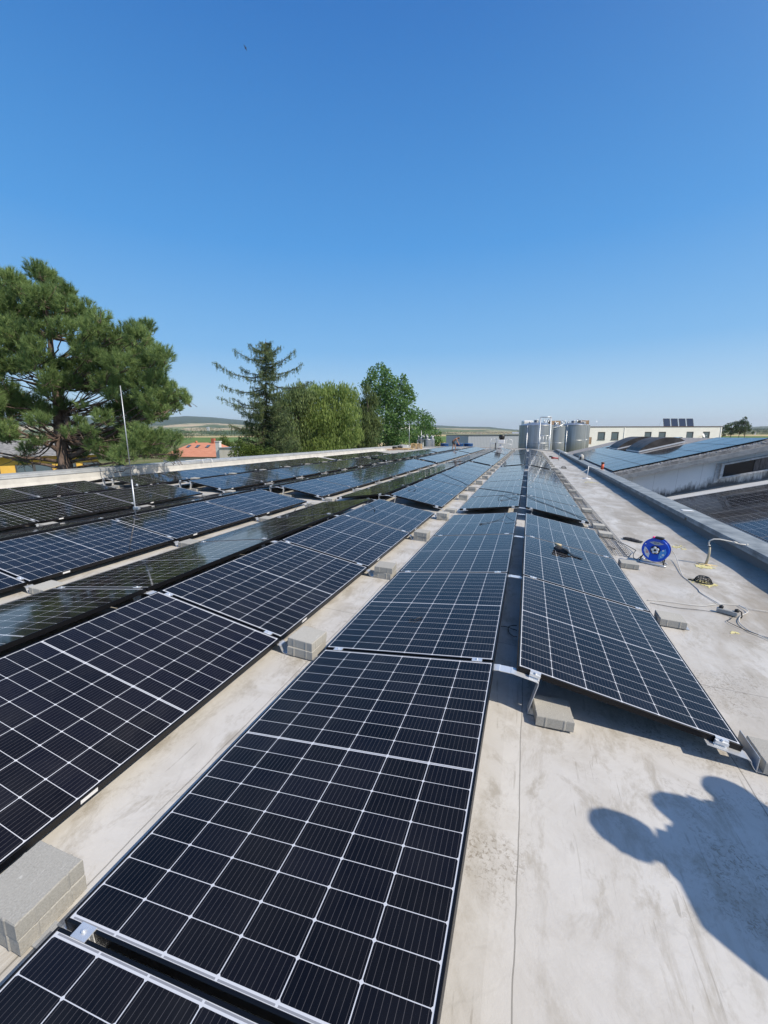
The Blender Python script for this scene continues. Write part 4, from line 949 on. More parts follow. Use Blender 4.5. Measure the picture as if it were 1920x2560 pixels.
for c_, r in zip(cs, rs):
    l = c_-base; zt = l.z-abs(l.x)*.12-.6; k = min(range(3, len(tk)), key=lambda i: abs(tk[i].z-zt)); limb(mb, tk[k], l, .035, .01, -.04, 8, .05)
    for t_ in range(4): limb(mb, l-Vector((random.uniform(-.3, .3), random.uniform(-.3, .3), .25)), l+Vector((random.gauss(0, r*.5), random.gauss(0, r*.5), random.gauss(0, r*.4))), .012, .004, 0, 4, .1)
mb.build('trunk', M_bark, pine)
tc_, td_ = [], []; r_ = np.random.default_rng(3)
for c_, r in zip(cs, rs):
    n = int(86*(r/.45)**2); l = np.array(c_-base); d = unit(r_.normal(size=(n, 3))+np.array([0, 0, .25])); rr = r*(.35+.72*r_.random((n, 1))**.5)
    tc_.append(l+d*rr*np.array([1.08, 1.08, .78])); td_.append(unit(d*.6+np.array([0, 0, .8])+r_.normal(size=(n, 3))*.25))
link_mesh('crown', quads_mesh('crown', needles(np.concatenate(tc_), np.concatenate(td_), 58, .165, .0060, .50, 4), M_pine, True), pine)
# old spruce ------------------------------------------------------------
def spruce(name, tpx, d, topz, ox, oy, sc, branches, mat, label, dens=1., seed=0, tr=.17):
    rr = random.Random(seed); base = ground_at(ox+tpx*sc, d); t = empty(name, Matrix.Translation(base), label, 'tree')
    P = lambda x, y, dd=0: WD(ox+x*sc, oy+y*sc, d+dd)-base
    mb = MB(); top = P(tpx, topz); n = 10; tp = [Vector((top.x*(i/(n-1))**2, top.y*(i/(n-1))**2, top.z*i/(n-1))) for i in range(n)]
    mb.tube(tp, [tr*(1-.93*i/(n-1)) for i in range(n)], 9); cc, dd_ = [], []; u = sc/F_PX*d
    for (x, y, dy, dd) in branches:
        e_ = P(x, y, dd); s_ = P(tpx, y-dy, 0); pts = limb(mb, s_, e_, .05, .01, -.13, 9, .03); L = (e_-s_).length
        for i in range(int(30*L*dens)):
            k = rr.random()**.8*(len(pts)-1.001); a, b = pts[int(k)], pts[int(k)+1]; p = a.lerp(b, k % 1)
            side = Vector((rr.gauss(0, .15), rr.gauss(0, .15), 0)); drop = rr.random()**1.4*(.25+.45*rr.random())
            for m_ in range(max(1, int(drop*9))):
                cc.append(tuple(p+side*(1-drop)-VZ*(drop*m_/max(1, int(drop*9))))); dd_.append((rr.gauss(0, .3), rr.gauss(0, .3), -1. if rr.random() < .7 else .2))
    mb.build('trunk', M_darkbark, t); r_ = np.random.default_rng(seed)
    link_mesh('crown', quads_mesh('crown', needles(np.array(cc), unit(np.array(dd_)), 5, .16, .016, .55, seed), mat, True), t)
br = [(225,140,-70,0),(95,230,-90,-.5),(140,380,-20,0),(130,460,-60,-.6),(215,470,-30,.6),(330,110,-40,.5),(270,260,-40,.8),(640,145,-100,0),(690,235,-60,-.4),(745,355,-10,-.3),(540,120,-60,.5),(590,300,-20,.8),(330,130,-30,-.8),(520,130,-40,-.8),(400,90,-20,.4),(480,90,-20,-.4),(350,200,-30,-1),(520,220,-40,-1),(300,330,-10,-1),(190,640,-30,-.8),(240,520,-60,-.5),(270,560,-20,1),(330,420,-20,-1.),(560,420,-20,-.9),(600,520,-30,-1),(620,560,-30,.5)]
rr_ = random.Random(4)
for y in range(100, 860, 17):
    for s_ in (-1, 1):
        wmax = 60+ (y-70)*.13 if y < 480 else 115+(y-480)*.42
        br.append((440+s_*rr_.uniform(.3, 1)*wmax, y+rr_.uniform(-10, 20), rr_.uniform(-30, 10), rr_.uniform(-1.8, 1.4)))
        if y > 480: br.append((440+s_*rr_.uniform(.3, 1.1)*wmax, y+rr_.uniform(-10, 20), rr_.uniform(-30, 10), rr_.uniform(-2.2, 1.8)))
spruce('spruce_tree', 440, 33, 72, 500, 820, .3737, br, M_spruce, 'ragged tall spruce with long drooping arms against the sky', 1., 11)
wl = [(620,480,85),(690,430,75),(800,430,70),(900,430,80),(1000,440,70),(560,560,85),(680,540,100),(800,550,100),(920,550,95),(1010,560,70),(560,660,100),(680,670,100),(800,680,100),(920,680,95),(1010,680,70),(600,780,80),(720,780,85),(840,780,85),(950,780,75),(500,640,60),(480,740,75),(420,800,70),(740,620,80),(860,610,90)]
wl2 = [l for l in wl if l[0] < 700]; wl = [l for l in wl if l[0] >= 700]+[(760,395,40),(860,385,35),(960,395,38),(720,440,45)]
M_mixed = leaf_mat('mixed_green_leaves', (.10, .16, .06), (.30, .37, .14), .35)
broad_tree('leafy_tree', wl2+[(600,420,45),(660,390,40),(560,480,50),(720,470,60)], 735, 40, 2.2, M_mixed, M_darkbark, .16, 2.6, 'dull green drooping tree between the ragged spruce and the bright willow', hang=.5, seed=28)
broad_tree('willow_tree', wl, 780, 42, 2.0, M_willow, M_darkbark, .165, 3.2, 'bright light green weeping willow in the middle of the tree row', hang=.9, ox=500, seed=21)
bl = [(1160,480,50),(1075,560,50),(1160,600,55),(1120,400,35),(1140,450,45),(1100,500,55),(1130,560,60),(1090,620,65),(1140,640,60),(1080,700,70),(1140,720,70),(1060,780,70),(1130,790,70)]
broad_tree('dry_spruce', bl, 918, 47, 1.3, M_brown, M_darkbark, .165, 2.6, 'thin brownish half dry spruce at the right side of the willow', hang=.6, seed=22)
ml = [(1205,255,32),(1160,300,45),(1135,350,40),(1240,310,50),(1290,350,45),(1190,390,65),(1270,420,75),(1365,330,28),(1350,390,45),(1390,400,40),(1430,455,28),(1380,460,50),(1220,490,75),(1320,510,75),(1390,520,45),(1240,590,75),(1340,600,75),(1410,580,45),(1230,690,75),(1330,700,75),(1410,690,55),(1250,770,60),(1350,770,55),(1090,380,28)]
broad_tree('maple_tree', ml, 975, 54, 2.4, M_maple, M_darkbark, .25, 2.4, 'dark green maple, tallest of the leafy trees by the hall', seed=23)
fl = [(1450,570,42),(1500,590,45),(1545,620,35),(1470,650,60),(1545,680,40),(1500,730,60),(1450,740,50),(1560,740,28)]
broad_tree('leafy_tree', fl, 1060, 67, 3., M_maple, M_darkbark, .27, 2.4, 'lower rounded green trees at the right end of the tree row', seed=24)
broad_tree('shrub', [(1600,755,26),(1590,790,30),(1620,800,18)], 1097, 69, 1.3, M_shrub, M_darkbark, .18, 2.4, 'small pale green shrub right of the tree row end', 'shrub', seed=25, tr=.06)
broad_tree('shrub', [(130,770,40),(180,780,38),(160,740,28),(215,800,35)], 563, 76, 1.2, M_shrub, M_darkbark, .16, 2.4, 'green garden shrub between the orange-roofed house and spruce', 'shrub', seed=26, tr=.06)
broad_tree('shrub', [(260,790,50),(330,810,50),(240,850,50),(400,840,60),(330,860,50),(470,850,60)], 610, 31, .8, M_shrub, M_darkbark, .10, 2.6, 'yellowish green bushes under the ragged spruce behind the parapet', 'shrub', seed=27, tr=.06)
# poplars on the right and small far trees
pop = [(1260, 175, 20), (1265, 210, 16), (1300, 160, 22), (1300, 200, 20), (1330, 145, 22), (1335, 190, 22), (1370, 135, 22), (1370, 180, 24), (1405, 130, 22), (1405, 180, 24), (1435, 120, 24), (1440, 170, 26), (1462, 90, 18), (1470, 130, 26), (1475, 180, 28), (1500, 190, 14)]
for i, (a, b) in enumerate(((0, 4), (4, 8), (8, 12), (12, 16))):
    lab = ['leftmost poplar clump at the right end of the white building', 'second poplar clump from left beyond the white building', 'third poplar clump from left beyond the white building', 'tallest rightmost poplar beyond the white building'][i]
    broad_tree('poplar_tree', pop[a:b], 1440+pop[a][0]*.2893, 190, 3, M_far, M_darkbark, .38, 3.2, lab, ox=1440, oy=1020, sc=.2893, seed=40+i, group='poplars right of the white building')
# distant tree belts, one mass
def belt(name, a_px, b_px, dist, h0_, h1_, seed, lab_kind='stuff', dens=3.2):
    r_ = np.random.default_rng(seed); cs, rs = [], []; x = a_px
    while x < b_px:
        h = r_.uniform(h0_, h1_); d_ = dist*r_.uniform(.97, 1.05); p = WD(x, 1081, d_)
        for k in range(3): cs.append((p.x-CW.x+r_.uniform(-2, 2), p.y-CW.y, h*(.25+.25*k))); rs.append(h*.30)
        x += h*.42/dist*F_PX
    V = leaves(cs, rs, dens*.17, h1_*.055, seed=seed); o = bpy.data.objects.new(name, quads_mesh(name, V, M_far)); COL.objects.link(o)
    o.location = (CW.x, CW.y, GZ); o['kind'] = 'stuff'
belt('far_tree_belt', -300, 760, 820, 13, 20, 1); belt('far_tree_belt', 1085, 1180, 1500, 8, 14, 2); belt('far_tree_belt', 1500, 2100, 1150, 11, 19, 3)
belt('far_tree_belt', 1180, 1500, 1700, 8, 12, 4); belt('far_tree_belt', 230, 480, 420, 9, 13, 5); belt('far_tree_belt', 1870, 2100, 900, 10, 15, 6)

# ------------------------------------------------------------------ neighbouring buildings
def wbasis(px0, px1, d0, d1):                                     # a wall seen from px0 to px1: origin on the ground, axis along it, axis away
    a, b = ground_at(px0, d0), ground_at(px1, d1); ux = (b-a).normalized(); uy = Vector((-ux.y, ux.x, 0))
    if uy.dot(CF) < 0: uy = -uy
    M = Matrix.Identity(4)
    for i in range(3): M[i][0] = ux[i]; M[i][1] = uy[i]; M[i][2] = VZ[i]; M[i][3] = a[i]
    return M, (b-a).length
def hgt_(py, d, px=960): return WD(px, py, d).z-GZ
# white two-storey building
M, Lw = wbasis(1461, 1803, 74, 77); wb = empty('white_building', M, 'long low white building with square windows and collectors on its flat roof', 'building')
Hw = hgt_(1067.5, 75.5, 1630); M_wb = noisy('white_render', (.74, .73, .70), (.80, .79, .76), .6, .85, .1, .01)
sx_ = lambda px: (px-1461)/(1803-1461)*Lw
wins = [(1493, 1511), (1526, 1544), (1608, 1625), (1643, 1661), (1713, 1731), (1755, 1773)]
zt, zb = hgt_(1080, 75, 1500), hgt_(1099, 75, 1500)
mb = MB(); xs2 = [0]
for a, b in wins: xs2 += [sx_(a), sx_(b)]
xs2.append(Lw); mb.box(0, Lw, 0, .25, zt, Hw); mb.box(0, Lw, 0, .25, -.5, zb)
for k in range(0, len(xs2), 2): mb.box(xs2[k], xs2[k+1], 0, .25, zb+.001, zt-.001)
mb.box(0, .25, .26, 14, -.5, Hw); mb.box(Lw-.25, Lw, .26, 14, -.5, Hw); mb.box(.26, Lw-.26, 13.7, 14, -.5, Hw); mb.box(.26, Lw-.26, .26, 13.7, Hw-.3, Hw-.1); mb.build('wall', M_wb, wb)
mb = MB(); mb.box(-.08, Lw+.08, -.08, .3, Hw+.002, Hw+.12); mb.box(Lw-.2, Lw+.08, .301, 14.1, Hw+.002, Hw+.12); mb.build('roof_edge', new_mat('brown_edge', (.10, .06, .05), .6), wb)
M_wframe = new_mat('dark_window_frame', (.07, .07, .075), .5); M_pane = new_mat('window_glass', (.10, .14, .17), .05, 0, .8)
for a, b in wins:
    x0, x1 = sx_(a), sx_(b); mb = MB(); t = .13
    mb.box(x0+.01, x1-.01, .05, .15, zt-t, zt-.01); mb.box(x0+.01, x0+t, .05, .15, zb+.01, zt-t-.001); mb.box(x1-t, x1-.01, .05, .15, zb+.01, zt-t-.001); mb.box(x0+t+.001, x1-t-.001, .05, .15, zb+.01, zb+.05)
    w_ = mb.build('window', M_wframe, wb); mb = MB(); mb.box(x0+t+.001, x1-t-.001, .09, .11, zb+.051, zt-t-.001); mb.build('pane', M_pane, w_)
    mb = MB(); mb.box(x0-.05, x1+.05, -.10, .04, zb-.06, zb-.002); mb.build('sill', M_wframe, w_)
mb = MB()
for px in (1557, 1800): mb.cyl((sx_(px), -.05, 0), (sx_(px), -.05, Hw), .045, n=8)
mb.build('downpipe', M_wb, wb)
for i in range(4):
    px = 1677+i*20.3; o_ = empty('solar_collector', M @ Tm(sx_(px), 2.2, Hw+.05), f'dark solar collector on the white building roof, {ORD[i]} from the left', 'solar collector', 'row of four solar collectors')
    Mt = Rm(rad(74), 'X'); mb = MB(); mb.box(0, .04, 0, 1.62, -.06, .02, Mt); mb.box(1.32, 1.36, 0, 1.62, -.06, .02, Mt); mb.box(.041, 1.319, 0, .04, -.06, .02, Mt); mb.box(.041, 1.319, 1.58, 1.62, -.06, .02, Mt); mb.build('frame', M_wframe, o_)
    mb = MB(); mb.box(.042, 1.318, .042, 1.578, -.04, .005, Mt); mb.build('absorber', new_mat('absorber', (.03, .045, .085), .12, 0, .3), o_)
    mb = MB(); mb.cyl((.1, .75, 1.4), (.1, 1.5, 0), .02, n=6); mb.cyl((1.26, .75, 1.4), (1.26, 1.5, 0), .02, n=6); mb.build('strut', M_galv, o_)
ds = empty('satellite_dish', M @ Tm(sx_(1748), -.7, hgt_(1089, 76, 1748)), 'white satellite dish on the front of the white building', 'satellite dish')
mb = MB(); mb.lathe([(.0, .0), (.2, .02), (.4, .08), (.42, .10), (.4, .095), (.0, .02)], 20, Rm(rad(65), 'X') @ Rm(.4, 'Y')); mb.build('dish', M_wht, ds)
mb = MB(); mb.cyl((0, .05, 0), (0, .7, -.2), .03, n=8); mb.cyl((0, 0, 0), (.3, -.45, .0), .015, n=6); mb.build('arm', M_galv, ds)
an = empty('antenna', M @ Tm(sx_(1504), 2, Hw), 'thin antenna rod on the left part of the white building', 'antenna'); mb = MB(); mb.tube([(0, 0, 0), (0, 0, 1.25)], .03, 6); mb.build('rod', M_galv, an)
# orange-roofed house
M, Lw = wbasis(402, 549, 70, 68); hs = empty('orange_roofed_house', M, 'small house with bright orange tiled hip roof and skylights', 'house')
ev = hgt_(1142, 69, 480); rg = hgt_(1107, 72, 480); M_tile = noisy('orange_tiles', (.50, .20, .115), (.60, .27, .17), 3, .7, .5, .02, stretch=(.3, .3, 3)); dp = 8.
mb = MB(); mb.add([(-.4, -.4, ev), (Lw+.4, -.4, ev), (Lw+.4, dp+.4, ev), (-.4, dp+.4, ev), (3.2, dp/2, rg), (Lw-3.0, dp/2, rg)], [(0, 1, 5, 4), (1, 2, 5), (2, 3, 4, 5), (3, 0, 4), (0, 3, 2, 1)]); rf = mb.build('roof', M_tile, hs)
mb = MB(); mb.box(0, Lw, 0, dp, 0, ev-.003); mb.build('wall', noisy('pale_render', (.55, .54, .50), (.63, .62, .58), 1, .85), hs)
mb = MB(); mb.box(Lw*.63, Lw*.63+.55, dp/2-.3, dp/2+.3, rg-.5, rg+.75); mb.build('chimney', noisy('brick', (.35, .10, .06), (.42, .15, .09), 4), rf)
mb = MB(); mb.cyl((Lw*.35, dp/2, rg-.2), (Lw*.35, dp/2, rg+.3), .18, n=10); mb.build('vent_cowl', noisy('clay', (.45, .14, .07), (.5, .18, .09), 4), rf)
slp = math.atan2(rg-ev, dp/2+.4)
for fx in (.26, .42, .60):
    Mt = Tm(Lw*fx, 2.3, ev+(2.7)*math.tan(slp)+.03) @ Rm(slp, 'X'); mb = MB(); mb.box(0, .6, 0, .9, 0, .06, Mt); sk = mb.build('skylight', M_wframe, rf); mb = MB(); mb.box(.07, .53, .07, .83, .061, .07, Mt); mb.build('pane', M_pane, sk)
mb = MB(); mb.box(-.45, Lw+.45, -.5, -.41, ev-.12, ev-.0); mb.build('gutter', new_mat('brown_gutter', (.16, .08, .05), .5), hs)
M, Lw = wbasis(545, 640, 64, 63); h2 = empty('cream_outbuilding', M, 'cream flat-roofed outbuilding with tall white chimney beside the orange roof', 'building')
zz = hgt_(1121, 64, 560); mb = MB(); mb.box(0, Lw, 0, 5, 0, zz); mb.build('wall', noisy('cream_render', (.62, .57, .48), (.70, .65, .56), 1, .85), h2)
mb = MB(); mb.box(-.1, Lw+.1, -.1, 5.1, zz+.002, zz+.12); mb.build('roof', M_cap, h2)
mb = MB(); mb.bbox(-.9, -.2, .5, 1.1, 0, hgt_(1105, 64, 537), .02); mb.bbox(-.98, -.12, .42, 1.18, hgt_(1105, 64, 537)+.003, hgt_(1103, 64, 537), .01); mb.build('chimney', noisy('white_chimney', (.62, .6, .57), (.7, .68, .65), 2), h2)
# yellow building behind the pine
M, Lw = wbasis(-260, 238, 31, 38); yb = empty('yellow_building', M, 'yellow building with grey eaves glimpsed behind the pine trunk', 'building')
ze = hgt_(1143, 34, 100); M_yel = noisy('yellow_render', (.66, .40, .075), (.74, .48, .11), 1.5, .85)
mb = MB(); mb.box(0, Lw, 0, 9, 0, ze); mb.build('wall', M_yel, yb)
mb = MB(); mb.add([(-.5, -.7, ze+.002), (Lw+.5, -.7, ze+.002), (Lw+.5, 9.7, ze+.002), (-.5, 9.7, ze+.002), (-.5, 4.5, ze+1.3), (Lw+.5, 4.5, ze+1.3)], [(0, 1, 5, 4), (1, 2, 5), (2, 3, 4, 5), (3, 0, 4), (0, 3, 2, 1)]); mb.build('roof', M_conc, yb)
for fx in (.34, .52, .62, .76, .90):
    mb = MB(); mb.box(Lw*fx, Lw*fx+1.25, -.04, -.002, ze-1.9, ze-.7); w_ = mb.build('window', M_wframe, yb); mb = MB(); mb.box(Lw*fx+.1, Lw*fx+1.15, -.055, -.042, ze-1.8, ze-.8); mb.build('pane', M_pane, w_)
# grey profiled hall beyond the end of the roof
M, Lw = wbasis(1171, 1420, 76, 80); gh = empty('grey_hall', M, 'light grey profiled metal hall beyond the far roof edge', 'building')
M_prof = new_mat('profiled_sheet', (.42, .45, .50), .45, .2, .4); q = N(M_prof); o = q.obj(); sp_ = q.n('ShaderNodeSeparateXYZ'); q.l(o, sp_.inputs[0])
w1 = q.math('FRACT', q.math('MULTIPLY', sp_.outputs[0], 3.3)); q.l(q.mix(q.math('LESS_THAN', w1, .35), (.44, .47, .53), (.35, .385, .44)), q.b.inputs['Base Color']); q.bump(q.math('LESS_THAN', w1, .4), .6, .03)
zz = hgt_(1089, 77, 1200); mb = MB(); mb.box(0, Lw, 0, 12, 0, zz); mb.build('wall', M_prof, gh); mb = MB(); mb.box(-.1, Lw+.1, -.1, 12.1, zz+.002, zz+.10); mb.build('roof_edge', M_wframe, gh)
# village sheds far away
M_farw = new_mat('far_white', (.62, .62, .62), .8)
vr = random.Random(9)
for i, (px, py, w, h, d) in enumerate([(1197, 1084, 14, 4, 1900), (1225, 1086, 8, 4, 1800), (1292, 1083, 22, 5, 1600), (1180, 1085, 5, 5, 2000), (1268, 1086, 20, 3, 1500), (1097, 1082, 3, 6, 1700), (380, 1072, 7, 4, 2100), (395, 1070, 5, 5, 2200), (372, 1076, 9, 4, 2000), (410, 1073, 4, 4, 2300), (1888, 1082, 3, 5, 850), (520, 1069, 6, 3, 2300), (360, 1070, 5, 4, 2200)]):
    p = WD(px, py, d); hh = h/F_PX*d; ww = w/F_PX*d; fh = empty('far_house', Matrix.Translation((p.x, p.y, p.z-hh)) @ Rm(-A0+vr.uniform(-.3, .3)), f'tiny pale distant building, {ORD[i]} of the far village buildings', 'building', 'distant village buildings')
    mb = MB(); mb.box(-ww/2, ww/2, -ww/3, ww/3, -12, hh); mb.build('wall', M_farw, fh); mb = MB(); mb.add([(-ww/2-.3, -ww/3-.3, hh), (ww/2+.3, -ww/3-.3, hh), (ww/2+.3, ww/3+.3, hh), (-ww/2-.3, ww/3+.3, hh), (-ww/2-.3, 0, hh*1.5), (ww/2+.3, 0, hh*1.5)], [(0, 1, 5, 4), (1, 2, 5), (2, 3, 4, 5), (3, 0, 4), (0, 3, 2, 1)]); mb.build('roof', noisy('far_roof%d' % i, (.30, .20, .16), (.42, .36, .33), .1) if i % 3 == 0 else M_wframe if i % 3 == 1 else M_prof, fh)

# ------------------------------------------------------------------ steel tanks and ladder
def tank(px, wpx, ptop, d, label, seams=(1,), fit=5, group=None, seed=0):
    rr = random.Random(seed); b = ground_at(px, d); R0 = wpx/2/F_PX*d; ht = hgt_(ptop, d, px); t = empty('steel_tank', Matrix.Translation(b), label, 'steel tank', group)
    prof = [(R0, 0)]; zz = 0
    zz = ht-2.1; prof += [(R0, zz-.06), (R0, zz-.05), (R0+.015, zz-.04), (R0+.015, zz+.02), (R0, zz+.03), (R0, zz+.04)]
    prof += [(R0, ht-.06), (R0, ht-.05), (R0+.03, ht-.03), (R0+.03, ht+.03), (R0*.97, ht+.05), (R0*.6, ht+R0*.13), (R0*.2, ht+R0*.2), (.01, ht+R0*.21)]
    mb = MB(); mb.lathe(prof, 56); mb.build('shell', M_steel, t)
    mb = MB(); mb.lathe([(.28, ht+R0*.17), (.28, ht+R0*.2+.22), (.30, ht+R0*.2+.22), (.30, ht+R0*.2+.27), (.01, ht+R0*.2+.30)], 20); mb.build('hatch', M_galv, t)
    mb = MB()
    for k in range(fit):
        a = rr.uniform(0, 6.28); r = R0*rr.uniform(.1, .8); x, y = r*math.cos(a), r*math.sin(a); z = ht+R0*.05; hh = rr.uniform(.35, .75)
        mb.cyl((x, y, z), (x, y, z+hh), .05, n=8); mb.cyl((x, y, z+hh*.6), (x, y, z+hh*.6+.08), .11, n=10)
        if k % 2: mb.tube([(x, y, z+hh), (x+.15, y, z+hh+.06), (x+.25, y, z+hh-.1)], .035, 6)
    mb.build('valve', M_steel, t); mb = MB(); mb.cyl((-R0*.5, -R0*.9, 0), (-R0*.5, -R0*.9, ht), .05, n=8); mb.build('pipe', M_galv, t)
    return t
dY = lambda px, Y: (Y-CAM.y)/ray(px, 1110).y
dX = lambda px, X: (X-CAM.x)/ray(px, 1110).x
tank(1339, 80, 1064, dY(1339, 54.5), 'wide stainless tank straight beyond the far roof end, left of the ladder', group=None, seed=1)
tank(1389, 42, 1066, dY(1388, 58), 'shaded stainless tank standing between the two big tanks', seed=2, fit=3)
tank(1431, 62, 1063, dX(1431, 5.9), 'wide stainless tank right of the ladder beside the shed roof', seed=3, fit=8)
tank(1457, 30, 1063, dX(1457, 7.6), 'narrower stainless tank at the right edge of the tank group', seed=4, fit=2)
tank(1052, 20, 1101, 57.5, 'small dull steel tank, left of the pair by the pallets', seed=5, fit=3); tank(1067, 26, 1099, 57, 'small dull steel tank with fittings, right of the pair by the pallets', seed=6, fit=4); tank(1080, 14, 1098, 60, 'small dull steel tank partly hidden at right of the pair', seed=7, fit=2)
# caged ladder with platform
d = dY(1362, 50.6); P0 = ground_at(1362, d); ld = empty('access_ladder', Matrix.Translation(P0) @ Rm(-A0-.3), 'tall silver access ladder frame between the big tanks at the roof end', 'ladder')
zt = hgt_(1043, d, 1362); zr = hgt_(1121, d, 1362); wd = 12.5/F_PX*d; mb = MB()
for x in (-wd, wd):
    mb.tube([(x, 0, 0), (x, 0, zt)], .045, 8); mb.tube([(x, .8, zr), (x, .8, zt)], .035, 8)
mb.tube([(-wd, 0, zt), (wd, 0, zt)], .04, 8); mb.tube([(-wd, .8, zt), (wd, .8, zt)], .04, 8)
for x in (-wd, wd): mb.tube([(x, 0, zt), (x, .8, zt)], .03, 8)
mb.tube([(-wd, 0, zt-.9), (wd, .8, zt-.1)], .03, 6); mb.build('frame', M_galv, ld); mb = MB()
for z in np.arange(.3, zr+.4, .3): mb.cyl((-wd, 0, z), (wd, 0, z), .018, n=6)
mb.build('rung', M_galv, ld); mb = MB(); zg = hgt_(1089, d, 1362)
for x in np.linspace(-wd*.8, wd*.8, 4): mb.tube([(x, -.25, zr-.1), (x, -.25, zg)], .022, 6)
mb.tube([(-wd*.85, -.25, zg), (wd*.85, -.25, zg)], .028, 6); mb.tube([(-wd*.85, -.25, zr-.1), (wd*.85, -.25, zr-.1)], .028, 6); mb.build('gate', M_alu, ld)
d2 = dY(1390, 56); pp = empty('pipe_bridge', Matrix.Translation(ground_at(1385, d2)) @ Rm(-A0), 'pale pipework linking the tank tops', 'pipework'); mb = MB(); z0_ = hgt_(1069, d2, 1385)
mb.tube([(-.9, 0, z0_), (0, 0, z0_), (.5, 0, z0_+.1), (1.2, 0, z0_+.5)], .07, 8); mb.tube([(-.9, .2, z0_-.25), (.2, .2, z0_-.25), (.6, .2, z0_)], .05, 8); mb.tube([(0, 0, z0_), (.2, 0, z0_+.6)], .05, 8); mb.build('pipes', M_galv, pp)
# crates and a white container above the tanks
M_wood = noisy('raw_pine_boards', (.48, .32, .15), (.66, .48, .27), 3, .8, .4, .01, stretch=(.4, 3, 3)); M_wood2 = noisy('brown_crate_boards', (.30, .20, .13), (.44, .31, .21), 3, .8, .4, .01)
def crate(px0, px1, py0, py1, d, label, mat, slats=4):
    p = WD((px0+px1)/2, py1, d); w = (px1-px0)/F_PX*d; h = (py1-py0)/F_PX*d; o_ = empty('wooden_crate', Matrix.Translation(p) @ Rm(-A0+.1), label, 'crate'); mb = MB(); sh = h/slats
    for k in range(slats): mb.bbox(-w/2, w/2, -.02, .02, k*sh+.01, (k+1)*sh-.015, .004); mb.bbox(-w/2, w/2, .9, .94, k*sh+.01, (k+1)*sh-.015, .004); mb.bbox(-w/2, -w/2+.04, .03, .89, k*sh+.01, (k+1)*sh-.015, .004); mb.bbox(w/2-.04, w/2, .03, .89, k*sh+.01, (k+1)*sh-.015, .004)
    mb.build('boards', mat, o_); mb = MB()
    for x in (-w/2, w/2-.08): mb.box(x, x+.08, -.045, -.021, 0, h)
    mb.box(-w/2+.05, w/2-.05, .05, .88, .02, h-.03); mb.build('posts', mat, o_)
crate(1376, 1401, 1052, 1070, 66, 'brown wooden crate showing between the two tank tops', M_wood2); crate(1449, 1472, 1051, 1066, 66, 'brown wooden crate above the right tank top', M_wood2); crate(1460, 1478, 1093, 1111, 64, 'brown wooden crate beside the white building corner', M_wood2)
p = WD(1320, 1068, 66); wc = empty('white_tank', Matrix.Translation(p) @ Rm(-A0), 'white container top behind the left steel tank', 'container'); mb = MB(); mb.bbox(-.75, .85, 0, 1.2, -.5, 1.05, .12); mb.build('body', M_wht, wc)
# ------------------------------------------------------------------ far end of the roof
P = onroof(1252, 1119.5); P.y = 49.2; P.x = onY(1252, 1119, 49.2).x; P.z = roofz(P.x)
fan = empty('roof_fan', frame_at(P), 'white roof fan with black cap at the far roof end', 'roof fan')
mb = MB(); mb.bbox(-.25, .25, -.25, .25, .05, .35, .02); mb.bbox(-.36, .36, -.3, .3, .62, 1.05, .03); mb.cyl((0, 0, .36), (0, 0, .61), .16, n=16); mb.build('housing', M_wht, fan)
mb = MB(); mb.cyl((0, 0, 1.06), (0, 0, 1.2), .25, n=20); mb.cyl((0, 0, 1.2), (0, 0, 1.62), .32, n=24); mb.build('cap', M_black, fan)
for sd_, w in ((-1, 'left'), (1, 'right')):
    g_ = empty('guard_rail', frame_at(P+Vector((sd_*.85, 0, 0))), f'white tubular guard rail on the {w} of the roof fan', 'guard rail'); mb = MB()
    for x in (-.33, .33): mb.tube([(x, 0, 0), (x, 0, .95), (x*.7, 0, 1.15)], .03, 8)
    for z in (.6, 1.15): mb.tube([(-.33 if z < 1 else -.23, 0, z), (.33 if z < 1 else .23, 0, z)], .03, 8)
    mb.tube([(-.33, 0, .05), (-.33, .7, .05)], .03, 8); mb.build('rail', M_wht, g_)
P = onY(1238, 1118, 48.5); cl = empty('short_post', frame_at(Vector((P.x, 48.5, roofz(P.x)))), 'dark short post on a red-brown base at the far end', 'post'); mb = MB(); mb.box(-.05, .05, -.05, .05, 0, .7); mb.build('post', M_black, cl); mb = MB(); mb.bbox(-.1, .8, -.15, .15, 0, .1, .01); mb.build('base', new_mat('red_brown', (.16, .05, .04), .7), cl)
# pallets, boxes and drums
def atY(px, Y): p = onY(px, 1118, Y); return Vector((p.x, Y, roofz(p.x)+.01))
def pallet(p, rot, label, n=1):
    o_ = empty('wooden_pallet', frame_at(p, rot), label, 'pallet', 'wooden pallets at the far end of the roof'); mb = MB()
    for k in range(7): mb.bbox(-.6, .6, -.4+k*.118, -.4+k*.118+.09, .122, .144, .003)
    for y in (-.4, -.05, .3): mb.bbox(-.6, .6, y, y+.1, .0, .022, .003); mb.bbox(-.6, .6, y+.002, y+.098, .1, .121, .003)
    mb.build('boards', M_wood, o_); mb = MB()
    for x in (-.6, -.07, .46):
        for y in (-.39, -.04, .31): mb.box(x, x+.14, y, y+.08, .023, .099)
    mb.build('blocks', M_wood, o_)
for i in range(4): pallet(atY(1041, 44.6)+Vector((random.uniform(-.04, .04), 0, i*.146)), .1+.04*i, f'pale wooden pallet, {ORD[i]} from the bottom of the far stack')
for i, (px, Y) in enumerate(((1003, 42.5), (1022, 42.3))): pallet(atY(px, Y), -.3+.5*i, f'single pale pallet lying flat before the stack, {ORD[i]} from left')
